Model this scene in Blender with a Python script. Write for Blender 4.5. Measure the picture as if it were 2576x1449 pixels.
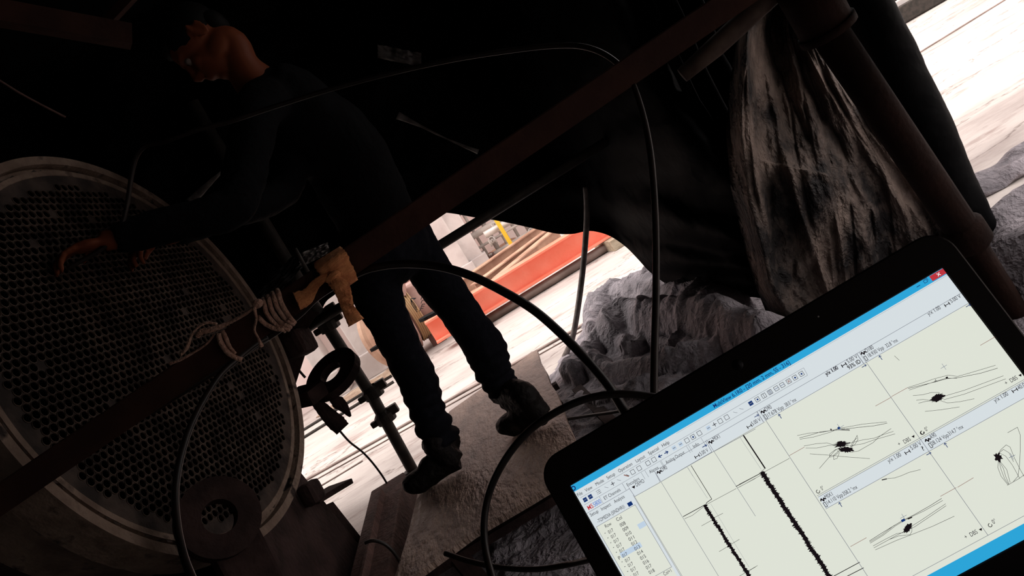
import bpy, bmesh, math, random
from mathutils import Vector, Matrix, noise
random.seed(7)
for o in list(bpy.data.objects): bpy.data.objects.remove(o)
SC = bpy.context.scene; COL = SC.collection
V = Vector; R = math.radians

# ---------------------------------------------------------------- camera
F, CX, CY, H = 1850.0, 1288.0, 724.5, 1.15
roll, pitch = R(31), R(9)
FWD = V((0, math.cos(pitch), -math.sin(pitch))); U0 = V((0, math.sin(pitch), math.cos(pitch))); R0 = V((1, 0, 0))
RT = math.cos(roll)*R0 - math.sin(roll)*U0; UP = math.sin(roll)*R0 + math.cos(roll)*U0
CAMP = V((0, 0, H))
cd = bpy.data.cameras.new('camera'); cam = bpy.data.objects.new('camera', cd); COL.objects.link(cam)
cd.sensor_width = 36; cd.lens = 36*F/2576; cd.clip_start = 0.02; cd.clip_end = 200
M = Matrix((RT, UP, -FWD)).transposed().to_4x4(); M.translation = CAMP; cam.matrix_world = M
SC.camera = cam
def ray(px, py): return FWD + (px-CX)/F*RT - (py-CY)/F*UP
def at(px, py, Y):                       # point of that sight line in the vertical plane y = Y
    r = ray(px, py); return CAMP + r*(Y/r.y)
def G(px, py, z=0.0):                    # point of that sight line at height z
    r = ray(px, py); return CAMP + r*((z-H)/r.z)

# ---------------------------------------------------------------- light
W = bpy.data.worlds.new('overcast_sky'); SC.world = W; W.use_nodes = True
wn = W.node_tree.nodes; wb = wn['Background']; wb.inputs[0].default_value = (1.0, 0.935, 0.915, 1); wb.inputs[1].default_value = 2.45
sd = bpy.data.lights.new('sun', 'SUN'); sd.energy = 4.0; sd.angle = R(30); sd.color = (1, .96, .92)
sun = bpy.data.objects.new('sun', sd); COL.objects.link(sun); sun.rotation_euler = V((0.7, -0.15, -1)).to_track_quat('-Z', 'Y').to_euler(); sun.location = (0, 0, 12)
SC.view_settings.view_transform = 'Standard'; SC.view_settings.look = 'None'; SC.view_settings.gamma = 1
SC.view_settings.use_curve_mapping = False; SC.view_settings.exposure = 0.0

# ---------------------------------------------------------------- helpers
def mat(name, c, rough=.6, metal=0., c2=None, scale=6., detail=6., bump=0., bscale=30., spec=.5, stretch=(1, 1, 1), lo=.4, hi=.6, c3=None, sheen=0):
    m = bpy.data.materials.new(name); m.use_nodes = True; n = m.node_tree.nodes; l = m.node_tree.links
    b = n['Principled BSDF']; b.inputs['Roughness'].default_value = rough; b.inputs['Metallic'].default_value = metal
    b.inputs['Specular IOR Level'].default_value = spec
    b.inputs['Base Color'].default_value = (*c, 1)
    tc = n.new('ShaderNodeTexCoord'); mp = n.new('ShaderNodeMapping'); mp.inputs['Scale'].default_value = stretch
    l.new(tc.outputs['Object'], mp.inputs[0])
    if c2 is not None:
        t = n.new('ShaderNodeTexNoise'); t.inputs['Scale'].default_value = scale; t.inputs['Detail'].default_value = detail
        l.new(mp.outputs[0], t.inputs[0]); r = n.new('ShaderNodeValToRGB'); r.color_ramp.elements[0].position = lo; r.color_ramp.elements[1].position = hi
        r.color_ramp.elements[0].color = (*c, 1); r.color_ramp.elements[1].color = (*c2, 1)
        if c3 is not None:
            e = r.color_ramp.elements.new(min(.99, hi+.1)); e.color = (*c3, 1)
        l.new(t.outputs[0], r.inputs[0]); l.new(r.outputs[0], b.inputs['Base Color'])
    if bump:
        t2 = n.new('ShaderNodeTexNoise'); t2.inputs['Scale'].default_value = bscale; t2.inputs['Detail'].default_value = 5
        l.new(mp.outputs[0], t2.inputs[0]); bp = n.new('ShaderNodeBump'); bp.inputs['Strength'].default_value = bump; bp.inputs['Distance'].default_value = .02
        l.new(t2.outputs[0], bp.inputs['Height']); l.new(bp.outputs[0], b.inputs['Normal'])
    return m
def emat(name, c, s=1.0):
    m = bpy.data.materials.new(name); m.use_nodes = True; n = m.node_tree.nodes; l = m.node_tree.links
    b = n['Principled BSDF']; b.inputs['Base Color'].default_value = (0.01, .01, .01, 1); b.inputs['Roughness'].default_value = .4
    b.inputs['Specular IOR Level'].default_value = .1
    b.inputs['Emission Color'].default_value = (*c, 1); b.inputs['Emission Strength'].default_value = s
    return m
def crumple(name, dark, dust, rough=.55, dscale=3., lo=.45, hi=.65, bump=.6, cs=14., stretch=(1, 1, 1), spec=.2):
    """plastic tarpaulin: dark sheet with patches of dust and a crumpled surface"""
    m = bpy.data.materials.new(name); m.use_nodes = True; n = m.node_tree.nodes; l = m.node_tree.links; b = n['Principled BSDF']
    b.inputs['Roughness'].default_value = rough; b.inputs['Specular IOR Level'].default_value = spec
    tc = n.new('ShaderNodeTexCoord'); mp = n.new('ShaderNodeMapping'); mp.inputs['Scale'].default_value = stretch; l.new(tc.outputs['Object'], mp.inputs[0])
    t = n.new('ShaderNodeTexNoise'); t.inputs['Scale'].default_value = dscale; t.inputs['Detail'].default_value = 9; t.inputs['Roughness'].default_value = .62; l.new(mp.outputs[0], t.inputs[0])
    r = n.new('ShaderNodeValToRGB'); r.color_ramp.elements[0].position = lo; r.color_ramp.elements[1].position = hi
    r.color_ramp.elements[0].color = (*dark, 1); r.color_ramp.elements[1].color = (*dust, 1); l.new(t.outputs[0], r.inputs[0]); l.new(r.outputs[0], b.inputs['Base Color'])
    wd = n.new('ShaderNodeTexNoise'); wd.inputs['Scale'].default_value = 7; wd.inputs['Detail'].default_value = 5; l.new(mp.outputs[0], wd.inputs[0])
    ad = n.new('ShaderNodeVectorMath'); ad.operation = 'MULTIPLY_ADD'; ad.inputs[1].default_value = (.12, .12, .12); l.new(wd.outputs[1], ad.inputs[0]); l.new(mp.outputs[0], ad.inputs[2])
    prev = None
    for sc_, am in ((cs, 1.0), (cs*2.7, .42), (cs*6.5, .17)):
        v = n.new('ShaderNodeTexVoronoi'); v.feature = 'F1'; v.inputs['Scale'].default_value = sc_; l.new(ad.outputs[0], v.inputs[0])
        mx = n.new('ShaderNodeMath'); mx.operation = 'MULTIPLY_ADD'; mx.inputs[1].default_value = am; l.new(v.outputs[0], mx.inputs[0]); mx.inputs[2].default_value = 0
        if prev: l.new(prev.outputs[0], mx.inputs[2])
        prev = mx
    bp = n.new('ShaderNodeBump'); bp.inputs['Strength'].default_value = bump; bp.inputs['Distance'].default_value = .02; l.new(mx.outputs[0], bp.inputs['Height']); l.new(bp.outputs[0], b.inputs['Normal'])
    return m

def link(name, me, material=None, parent=None, smooth=False):
    if isinstance(me, bmesh.types.BMesh):
        bmesh.ops.recalc_face_normals(me, faces=me.faces)
        m2 = bpy.data.meshes.new(name); me.to_mesh(m2); me.free(); me = m2
    o = bpy.data.objects.new(name, me); COL.objects.link(o)
    if material and not me.materials: me.materials.append(material)
    if smooth:
        for p in me.polygons: p.use_smooth = True
    if parent is not None:
        if 'mi' in parent: me.transform(parent_inv[parent.name])
        o.parent = parent
    return o
parent_inv = {}
def thing(name, label, cat, loc=(0, 0, 0), group=None, rotz=0., mw=None):
    """an Empty at the base of a thing; parts are modelled in world coordinates and moved into its frame"""
    o = bpy.data.objects.new(name, None); COL.objects.link(o); o.empty_display_size = .05
    if mw is None: mw = Matrix.Translation(V(loc)) @ Matrix.Rotation(rotz, 4, 'Z')
    o.matrix_world = mw; o['mi'] = 1; parent_inv[o.name] = mw.inverted()
    o['label'] = label; o['category'] = cat
    if group: o['group'] = group
    return o
def tag(o, label, cat, group=None):
    o['label'] = label; o['category'] = cat
    if group: o['group'] = group
    return o
def struct(o): o['kind'] = 'structure'; return o
def single(name, bm, m, label, cat, group=None, smooth=False, origin=None):
    """a thing that is one mesh, its origin at the base"""
    o = link(name, bm, m, None, smooth); me = o.data
    vs = [v.co for v in me.vertices]
    c = sum(vs, V())/len(vs); c.z = min(v.z for v in vs)
    if origin is not None: c = V(origin)
    me.transform(Matrix.Translation(-c)); o.location = c
    return tag(o, label, cat, group)
def add_box(bm, c, s, rot=None, bev=0.):
    r = bmesh.ops.create_cube(bm, size=1); vs = r['verts']
    mm = Matrix.Translation(V(c)) @ (rot.to_4x4() if rot else Matrix()) @ Matrix.Diagonal((*s, 1))
    bmesh.ops.transform(bm, matrix=mm, verts=vs)
    if bev:
        es = {e for v in vs for e in v.link_edges}; bmesh.ops.bevel(bm, geom=list(es), offset=bev, segments=2, affect='EDGES', profile=.6)
def frame(d, hint=V((0, 0, 1))):
    d = d.normalized(); a = d.cross(hint)
    if a.length < 1e-4: a = d.cross(V((1, 0, 0)))
    a.normalize(); return d, a, a.cross(d).normalized()
def add_bar(bm, p, q, w, h, hint=V((0, 0, 1)), bev=0.):
    """box beam from p to q: w sideways, h along the hint direction"""
    p, q = V(p), V(q); d, a, b = frame(q-p, hint)
    add_box(bm, (p+q)/2, ((q-p).length, w, h), Matrix((d, a, b)).transposed(), bev)
def spline(pts, n=8, closed=False):
    out = []; P = [V(p) for p in pts]; N = len(P)
    for i in range(N-1):
        p0 = P[max(i-1, 0)]; p1 = P[i]; p2 = P[i+1]; p3 = P[min(i+2, N-1)]
        for k in range(n):
            t = k/n
            out.append(.5*((2*p1)+(p2-p0)*t+(2*p0-5*p1+4*p2-p3)*t*t+(3*p1-p0-3*p2+p3)*t**3))
    out.append(P[-1]); return out
def interp(rs, N):
    out = []
    for i in range(N):
        t = i/(N-1)*(len(rs)-1); k = min(int(t), len(rs)-2); out.append(rs[k]+(rs[k+1]-rs[k])*(t-k))
    return out
def add_tube(bm, pts, r, seg=10, cap=True, flat=1., hint=None, jit=0.):
    """swept tube; r a number or a radius per point; flat squashes it into a ribbon"""
    pts = [V(p) for p in pts]; N = len(pts); rs = r if isinstance(r, (list, tuple)) else [r]*N
    if len(rs) != N: rs = interp(rs, N)
    rings = []; nrm = None
    for i, p in enumerate(pts):
        d = (pts[min(i+1, N-1)]-pts[max(i-1, 0)])
        if d.length < 1e-9: d = V((0, 0, 1))
        d.normalize()
        if hint is not None: a = d.cross(hint).normalized()
        elif nrm is None: a = frame(d)[1]
        else: a = (nrm - d*nrm.dot(d)).normalized()
        nrm = a; b = a.cross(d).normalized(); ring = []
        for k in range(seg):
            t = 2*math.pi*k/seg; rr = rs[i]*(1+jit*(random.random()-.5))
            ring.append(bm.verts.new(p + a*math.cos(t)*rr + b*math.sin(t)*rr*flat))
        rings.append(ring)
    for i in range(N-1):
        for k in range(seg):
            bm.faces.new((rings[i][k], rings[i][(k+1) % seg], rings[i+1][(k+1) % seg], rings[i+1][k]))
    if cap:
        bm.faces.new(rings[0][::-1]); bm.faces.new(rings[-1])
def add_ellipsoid(bm, c, s, rot=None, u=20, v=14):
    r = bmesh.ops.create_uvsphere(bm, u_segments=u, v_segments=v, radius=1)
    mm = Matrix.Translation(V(c)) @ (rot.to_4x4() if rot else Matrix()) @ Matrix.Diagonal((*s, 1))
    bmesh.ops.transform(bm, matrix=mm, verts=r['verts'])
def add_prism(bm, poly, off):
    """polygon of 3D points extruded by the vector off"""
    off = V(off); a = [bm.verts.new(V(p)) for p in poly]; b = [bm.verts.new(V(p)+off) for p in poly]
    bm.faces.new(a); bm.faces.new(b[::-1]); n = len(a)
    for i in range(n): bm.faces.new((a[i], b[i], b[(i+1) % n], a[(i+1) % n]))
def add_lathe(bm, prof, origin, ax, seg=64, a0=0., a1=2*math.pi):
    """profile of (radius, height) turned about the axis ax"""
    d, a, b = frame(V(ax)); full = abs(a1-a0-2*math.pi) < 1e-6; n = seg if full else seg+1; rings = []
    for i in range(n):
        t = a0+(a1-a0)*i/seg; rings.append([bm.verts.new(V(origin)+d*h+(a*math.cos(t)+b*math.sin(t))*r) for r, h in prof])
    for i in range(seg):
        A = rings[i]; B = rings[(i+1) % n]
        for k in range(len(prof)-1):
            try: bm.faces.new((A[k], A[k+1], B[k+1], B[k]))
            except ValueError: pass
def bm_(): return bmesh.new()
def remesh(bm, vox, smooth=4):
    """join overlapping volumes into one continuous skin"""
    me = bpy.data.meshes.new('t'); bm.to_mesh(me); bm.free(); o = bpy.data.objects.new('t', me); COL.objects.link(o)
    a = o.modifiers.new('r', 'REMESH'); a.mode = 'VOXEL'; a.voxel_size = vox
    if smooth: s = o.modifiers.new('s', 'SMOOTH'); s.iterations = smooth; s.factor = .5
    dg = bpy.context.evaluated_depsgraph_get(); out = bpy.data.meshes.new_from_object(o.evaluated_get(dg))
    bpy.data.objects.remove(o); bpy.data.meshes.remove(me); return out
def grid_mesh(fn, nu, nv, keep=None):
    bm = bm_(); vs = {}
    for i in range(nu+1):
        for j in range(nv+1):
            p = fn(i/nu, j/nv)
            if p is not None: vs[i, j] = bm.verts.new(p)
    for i in range(nu):
        for j in range(nv):
            k = [(i, j), (i+1, j), (i+1, j+1), (i, j+1)]
            if all(q in vs for q in k): bm.faces.new([vs[q] for q in k])
    return bm
def fbm(p, sc=1., o=4): return noise.fractal(V(p)*sc, .9, 2.1, o)
def crease(x, y, z, k=7.): return max(0, 1-abs(noise.noise(V((x, y, z))))*k)
def facet(p, sc=1.):
    d = noise.voronoi(V(p)*sc)[0]; return d[0]
def ridge(p, sc=1.): return 1-abs(noise.noise(V(p)*sc))*2.2

# ---------------------------------------------------------------- materials
M_conc = bpy.data.materials.new('concrete'); M_conc.use_nodes = True
def build_concrete(m):
    n = m.node_tree.nodes; l = m.node_tree.links; b = n['Principled BSDF']; b.inputs['Roughness'].default_value = .8
    tc = n.new('ShaderNodeTexCoord'); mp = n.new('ShaderNodeMapping'); mp.inputs['Scale'].default_value = (.45, 1.5, 1); l.new(tc.outputs['Object'], mp.inputs[0])
    def ns(s, d, src=mp):
        t = n.new('ShaderNodeTexNoise'); t.inputs['Scale'].default_value = s; t.inputs['Detail'].default_value = d; t.inputs['Roughness'].default_value = .65; l.new(src.outputs[0], t.inputs[0]); return t
    def ramp(src, stops):
        r = n.new('ShaderNodeValToRGB'); e = r.color_ramp.elements
        e[0].position, e[0].color = stops[0][0], (*stops[0][1], 1); e[1].position, e[1].color = stops[1][0], (*stops[1][1], 1)
        for p, c in stops[2:]: q = e.new(p); q.color = (*c, 1)
        l.new(src, r.inputs[0]); return r
    base = ramp(ns(1.3, 8).outputs[0], [(.3, (.29, .24, .22)), (.7, (.56, .495, .455)), (.45, (.455, .395, .365)), (.56, (.52, .46, .425))])
    st = ramp(ns(3.2, 9).outputs[0], [(.56, (1, 1, 1)), (.66, (.55, .46, .44))])
    mul = n.new('ShaderNodeMixRGB'); mul.blend_type = 'MULTIPLY'; mul.inputs[0].default_value = .8; l.new(base.outputs[0], mul.inputs[1]); l.new(st.outputs[0], mul.inputs[2])
    wd = ns(2.5, 5); ad = n.new('ShaderNodeVectorMath'); ad.operation = 'MULTIPLY_ADD'; ad.inputs[1].default_value = (.7, .7, .0); l.new(wd.outputs[1], ad.inputs[0]); l.new(mp.outputs[0], ad.inputs[2])
    v = n.new('ShaderNodeTexVoronoi'); v.feature = 'DISTANCE_TO_EDGE'; v.inputs['Scale'].default_value = 1.1; l.new(ad.outputs[0], v.inputs[0])
    cr = ramp(v.outputs[0], [(.0, (.28, .22, .2)), (.012, (1, 1, 1))])
    m2 = n.new('ShaderNodeMixRGB'); m2.blend_type = 'MULTIPLY'; m2.inputs[0].default_value = .75; l.new(mul.outputs[0], m2.inputs[1]); l.new(cr.outputs[0], m2.inputs[2])
    sp = ramp(ns(14, 3).outputs[0], [(.68, (1, 1, 1)), (.72, (.35, .3, .28))])
    m3 = n.new('ShaderNodeMixRGB'); m3.blend_type = 'MULTIPLY'; m3.inputs[0].default_value = .6; l.new(m2.outputs[0], m3.inputs[1]); l.new(sp.outputs[0], m3.inputs[2])
    l.new(m3.outputs[0], b.inputs['Base Color'])
    bp = n.new('ShaderNodeBump'); bp.inputs['Strength'].default_value = .5; bp.inputs['Distance'].default_value = .02; l.new(ns(9, 9).outputs[0], bp.inputs['Height']); l.new(bp.outputs[0], b.inputs['Normal'])
build_concrete(M_conc)
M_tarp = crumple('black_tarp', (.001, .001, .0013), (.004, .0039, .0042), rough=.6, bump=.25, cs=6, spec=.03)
M_tarpg = crumple('dusty_tarp', (.045, .041, .046), (.35, .31, .33), rough=.7, dscale=3, lo=.3, hi=.6, bump=.6, cs=24)
M_drape = crumple('muddy_tarp', (.014, .012, .012), (.2, .15, .125), rough=.65, dscale=3.4, lo=.44, hi=.62, bump=.75, cs=30, stretch=(1, 1, .7))
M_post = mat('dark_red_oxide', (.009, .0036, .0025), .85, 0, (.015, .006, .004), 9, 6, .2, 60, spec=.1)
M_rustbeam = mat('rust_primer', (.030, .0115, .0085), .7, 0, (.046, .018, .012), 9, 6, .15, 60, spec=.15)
M_rust = mat('rust', (.07, .033, .026), .8, 0, (.12, .058, .045), 12, 8, .4, 50)
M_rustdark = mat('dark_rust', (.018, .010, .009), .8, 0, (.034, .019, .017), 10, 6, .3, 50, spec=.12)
M_pole = mat('dark_steel', (.03, .026, .022), .6, .2, (.05, .04, .034), 20, 5, .1, 90, spec=.25)
M_black = mat('black_rubber', (.006, .0055, .006), .6, 0, None, spec=.15)
M_cable = mat('cable_sheath', (.010, .008, .0075), .4, 0, (.016, .010, .008), 30, spec=.3)
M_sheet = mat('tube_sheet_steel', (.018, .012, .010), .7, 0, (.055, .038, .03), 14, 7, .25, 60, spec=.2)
M_rim = mat('scaled_flange', (.13, .088, .066), .7, .1, (.21, .15, .115), 14, 8, .5, 45, lo=.35, hi=.58, c3=(.02, .013, .011), spec=.2)
M_tube = mat('tube_end', (.05, .034, .026), .5, .1, (.18, .125, .096), 14, 5, spec=.4)
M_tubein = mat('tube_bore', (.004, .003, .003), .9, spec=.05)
M_orange = mat('orange_primer', (.86, .20, .115), .6, 0, (.92, .29, .19), 3, 8, .1, 40)
M_brown = mat('brown_steel', (.3, .155, .10), .7, 0, (.46, .28, .19), 4, 8, .2, 40)
M_wood = mat('grey_wood', (.28, .22, .15), .8, 0, (.4, .33, .24), 5, 8, .3, 40, stretch=(1, 6, 6))
M_board = mat('dirty_board', (.15, .10, .08), .5, 0, (.36, .25, .195), 5, 10, .9, 22, spec=.5, stretch=(2.2, .8, 1), lo=.3, hi=.68)
M_pink = mat('pink_plaster', (.78, .60, .56), .9, 0, (.86, .73, .69), 1.5, 9, .15, 15, c3=(.4, .3, .27), lo=.35, hi=.62)
M_grey = mat('grey_concrete', (.5, .44, .42), .9, 0, (.64, .58, .55), 3, 9, .2, 20)
M_pipe = mat('pale_pipe', (.45, .4, .37), .5, .3, (.6, .55, .5), 8)
M_yellow = mat('yellow_paint', (.8, .5, .03), .5)
M_cloth = mat('orange_rag', (.62, .22, .085), .9, 0, (.78, .32, .13), 30, 4, .5, 120, stretch=(1, 1, 3))
M_rope = mat('pale_rope', (.42, .23, .165), .9, 0, (.52, .32, .24), 60, 4, .6, 200)
M_skin = mat('skin', (.13, .032, .012), .6, 0, (.155, .04, .015), 8, spec=.15)
M_hair = mat('hair', (.003, .0025, .0025), .7, spec=.1)
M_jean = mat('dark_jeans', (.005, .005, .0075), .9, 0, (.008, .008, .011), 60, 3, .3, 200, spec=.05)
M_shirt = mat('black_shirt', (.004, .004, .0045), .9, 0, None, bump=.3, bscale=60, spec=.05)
M_boot = mat('worn_leather', (.007, .005, .0045), .6, 0, (.08, .055, .04), 9, 6, .4, 60, lo=.64, hi=.8, spec=.12)
M_sole = mat('boot_sole', (.006, .005, .005), .9, spec=.1)
M_bez = mat('laptop_plastic', (.008, .005, .0045), .6, 0, None, bump=.05, bscale=900, spec=.15)
M_blue_cloth = mat('blue_cloth', (.05, .12, .35), .9); M_white_cloth = mat('white_sack', (.75, .68, .6), .9, 0, (.6, .5, .42), 8, 5, .5, 30)
M_clear = mat('smoky_plastic', (.07, .06, .055), .4, 0, (.2, .18, .17), 12, 6, .15, 30)
M_soil = mat('soil', (.3, .2, .14), .9, 0, (.45, .34, .25), 12, 8, .6, 40)

# ================================================================ SETTING
def floor_fn(i, j):
    x = -14+34*i; y = -3+26*j
    return V((x, y, 0))
fl = struct(link('floor', grid_mesh(floor_fn, 40, 40), M_conc))
# joints and seams of the yard paving (proud steel strips, real geometry)
def strip(name, p, q, w, h, m, kids=None):
    bm = bm_(); add_bar(bm, p, q, w, h, bev=min(w, h)*.25); return struct(link(name, bm, m))
M_seam = mat('steel_edge', (.16, .11, .095), .7, .2, (.26, .19, .165), 6)
a = G(1145, 1000); b = G(1700, 690); d = (b-a).normalized()
strip('trim_1', a-d*3.2, b+d*1.0, .035, .024, M_seam)
a = G(1145, 1012); b = G(1700, 701); d = (b-a).normalized()
strip('trim_2', a-d*3.2, b+d*1.0, .012, .014, M_seam)
a = G(2290, 148); b = G(2530, 0); d = (b-a).normalized()
strip('trim_3', a-d*2.2, b+d*6, .03, .02, M_seam)
a = G(780, 1240); b = G(930, 1150); d = (b-a).normalized()
strip('trim_4', a-d*2, b-d*.05, .018, .014, M_seam)

# yard walls far behind
wb1 = G(925, 945); YL = wb1.y
bm = bm_(); add_box(bm, (wb1.x-4.2, YL+.15, 1.6), (9.6, .3, 3.2)); struct(link('wall_left', bm, M_pink))
bm = bm_(); add_box(bm, (3, 10.4, 2), (14, .3, 4)); struct(link('wall_back', bm, M_pink))
bm = bm_(); add_box(bm, (wb1.x-4.2, YL-.06, 3.32), (9.6, .5, .24)); add_box(bm, (3, 10.3, 4.1), (14, .6, .2)); struct(link('trim_5', bm, M_grey))
def pier(px, w, Y, h, m, idx):
    p = at(px[0], px[1], Y); bm = bm_(); add_box(bm, (p.x, Y, h/2), (w, .35, h), bev=.015); add_box(bm, (p.x, Y, .12), (w+.08, .43, .24), bev=.01)
    return struct(link('trim_%d' % idx, bm, m))
pier((1115, 650), .42, 9.55, 3.6, M_pink, 6); pier((1152, 660), .26, 9.5, 3.6, M_grey, 7); pier((1186, 640), .26, 9.6, 3.6, M_grey, 8); pier((850, 760), .16, YL-.05, 3.2, M_grey, 9)
pier((776, 850), .16, YL-.04, 3.2, M_grey, 10)

# ================================================================ TARPAULIN SHELTER
def sheet(edge, topz, name, m, label, nu, nv, fold, topoff=None, n=8):
    e = spline([at(*p) for p in edge], n); N = len(e)
    L = [0]
    for i in range(1, N): L.append(L[-1]+(e[i]-e[i-1]).length)
    def fn(i, j):
        s = i*L[-1]; k = 0
        while k < N-2 and L[k+1] < s: k += 1
        t = (s-L[k])/max(1e-6, L[k+1]-L[k]); b = e[k].lerp(e[k+1], min(1, t)); b.z = max(.012, b.z); top = V((b.x, b.y, topz))
        if topoff: top = top+topoff(i)
        p = b.lerp(top, j); return p+fold(i, j, p)
    return single(name, grid_mesh(fn, nu, nv), m, label, 'tarpaulin', smooth=True)
def fold_back(i, j, p):
    k = min(1, j*6)
    f = .05*math.sin(p.x*9+fbm((p.x, 0, p.z), 1.2)*3)*k + .05*fbm((p.x*1.2, p.y, p.z*.7), 2.2, 5)*k
    q = at(1560, 600, 3.8); r = math.hypot(p.x-q.x-.1, p.z-q.z); ang = math.atan2(p.z-q.z+.35, p.x-q.x-.45)
    f += .075*math.exp(-(r/.75)**2)*math.sin(ang*15)*min(1, .25+j*7)
    return V((0, -f, 0))
back_edge = [(-500, 1850, 3.9), (200, 1475, 3.9), (520, 1270, 3.9), (640, 1100, 3.9), (712, 940, 3.9), (760, 840, 3.9), (805, 785, 3.9), (822, 757, 3.9), (850, 735, 3.9), (950, 650, 3.9), (1060, 556, 3.9), (1092, 537, 3.9), (1130, 536, 3.9), (1200, 548, 3.9),
             (1250, 555, 3.9), (1330, 572, 3.9), (1395, 587, 3.9), (1438, 589, 3.9), (1475, 582, 3.88), (1500, 583, 3.86), (1535, 594, 3.84), (1570, 618, 3.8), (1602, 650, 3.75), (1645, 692, 3.68), (1695, 725, 3.55), (1765, 746, 3.35), (1850, 750, 3.15), (1920, 752, 3.0), (2020, 800, 2.98), (2150, 860, 3.05)]
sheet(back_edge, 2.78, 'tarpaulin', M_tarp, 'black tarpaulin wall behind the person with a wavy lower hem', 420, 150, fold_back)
def roof_fn(i, j):
    x = -3.45+5.35*i; y = -1.45+5.6*j
    return V((x, y, 2.55+.08*fbm((x, y, 0), .9)+.03*math.sin(y*7)-.1*math.sin(math.pi*((i*3) % 1))*math.sin(math.pi*j)))
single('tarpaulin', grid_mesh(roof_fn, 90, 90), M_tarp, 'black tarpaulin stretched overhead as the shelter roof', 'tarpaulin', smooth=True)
def wall_tarp(p, q, label, z1=2.75, z0=.02):
    p, q = V(p), V(q); n = (q-p).cross(V((0, 0, 1))).normalized()
    def fn(i, j):
        b = p.lerp(q, i); return V((b.x, b.y, z0+(z1-z0)*j)) + n*(.06*math.sin(i*40+2*fbm((i*3, j, 0), 1)) + .05*fbm((b.x, b.y, j*2), 2))
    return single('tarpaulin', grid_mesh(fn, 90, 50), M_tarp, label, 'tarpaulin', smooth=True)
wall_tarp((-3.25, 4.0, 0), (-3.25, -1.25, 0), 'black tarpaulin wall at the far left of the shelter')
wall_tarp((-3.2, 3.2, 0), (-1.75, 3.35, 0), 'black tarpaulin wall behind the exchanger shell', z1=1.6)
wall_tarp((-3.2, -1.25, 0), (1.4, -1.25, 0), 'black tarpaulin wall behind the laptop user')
wall_tarp((1.42, -1.2, 0), (1.42, .5, 0), 'unseen black tarpaulin skirt added right of the laptop user to block daylight', z0=.75)  # out of view, added to keep the upper interior dark
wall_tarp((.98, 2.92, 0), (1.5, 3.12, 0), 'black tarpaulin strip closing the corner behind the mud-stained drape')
wall_tarp((1.5, .5, 0), (1.57, 1.7, 0), 'unseen lower black tarpaulin skirt added near the laptop to cut side light', z0=.78)  # out of view, hung low to reduce light from the right
wall_tarp((1.57, 1.7, 0), (1.6, 2.35, 0), 'unseen higher black tarpaulin skirt added beside the drape to cut side light', z0=1.08)  # added above the visible opening to shade the interior

# hanging mud-stained drape on the right
Lc = [(2010, -220), (1930, -60), (1895, 0), (1866, 60), (1850, 110), (1838, 200), (1826, 330), (1838, 470), (1868, 600), (1897, 710), (1925, 780), (1965, 850)]
Rc = [(2060, -220), (2030, -60), (2052, 0), (2090, 110), (2150, 215), (2228, 330), (2325, 450), (2400, 560), (2430, 660), (2420, 760), (2470, 850), (2500, 930)]
def drape_fn(i, j):
    t = j*(len(Lc)-1); k = min(int(t), len(Lc)-2); f = t-k
    lx = Lc[k][0]+(Lc[k+1][0]-Lc[k][0])*f; ly = Lc[k][1]+(Lc[k+1][1]-Lc[k][1])*f
    rx = Rc[k][0]+(Rc[k+1][0]-Rc[k][0])*f; ry = Rc[k][1]+(Rc[k+1][1]-Rc[k][1])*f
    Y = 2.35+.35*j
    hollow = .36*math.exp(-((i-.34-.05*j)/.17)**2)*max(0, 1-j*1.7)**.6 if j < .58 else 0
    w = .03*math.sin(i*13+3*fbm((i*2, j*2, 3), 1))*(.3+j) + .04*fbm((i*3, j*2.5, 1), 1.6, 3) + .030*crease(i*4+.5*j, j*1.3+.3*noise.noise(V((i*3, j*3, 0))), 2, 5)-.022*crease(i*6-1.2*j, j*1.6, 7, 5)+.012*crease(i*11+j*2, j*4, 3, 6)+ .010*facet((i*6+.9*noise.noise(V((i*4, j*6, 1))), j*3+i, 5))+.011*facet((i*16+1.2*noise.noise(V((i*9, j*12, 1))), j*9, 2))+.006*facet((i*38+noise.noise(V((i*20, j*20, 1))), j*26, 2))+.003*facet((i*80, j*70, 2))
    edge = .12*math.exp(-(i/.05)**2)
    lip = -.10*math.exp(-((i-.09)/.06)**2)
    Y += hollow+w+edge+lip+.10*i
    return at(lx+(rx-lx)*i, ly+(ry-ly)*i, Y)
single('tarpaulin', grid_mesh(drape_fn, 220, 240), M_drape, 'mud-stained grey tarpaulin hanging in folds behind the laptop lid', 'tarpaulin', smooth=True)

# dusty ground sheet with a heaped part
poly = [G(*p) for p in [(1665, 668), (1600, 695), (1520, 728), (1488, 760), (1474, 800), (1470, 835), (1445, 880), (1410, 915), (1388, 955), (1392, 1010), (1398, 1060), (1300, 1160), (1190, 1300), (1120, 1400), (1060, 1480), (1000, 1600), (1100, 1800)]] + [V((.2, .75, 0)), V((1.1, .8, 0)), V((1.6, 1.8, 0)), V((1.7, 2.9, 0)), V((1.6, 3.9, 0)), V((1.35, 4.9, 0))]
def pdist(p, P):
    best = 9; inside = False; n = len(P)
    for i in range(n):
        a = P[i]; b = P[(i+1) % n]; ab = b-a; t = max(0, min(1, (p-a).dot(ab)/max(1e-9, ab.dot(ab)))); best = min(best, (p-a-ab*t).length)
        if (a.y > p.y) != (b.y > p.y) and p.x < (b.x-a.x)*(p.y-a.y)/(b.y-a.y)+a.x: inside = not inside
    return best if inside else -best
rolls = []
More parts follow.
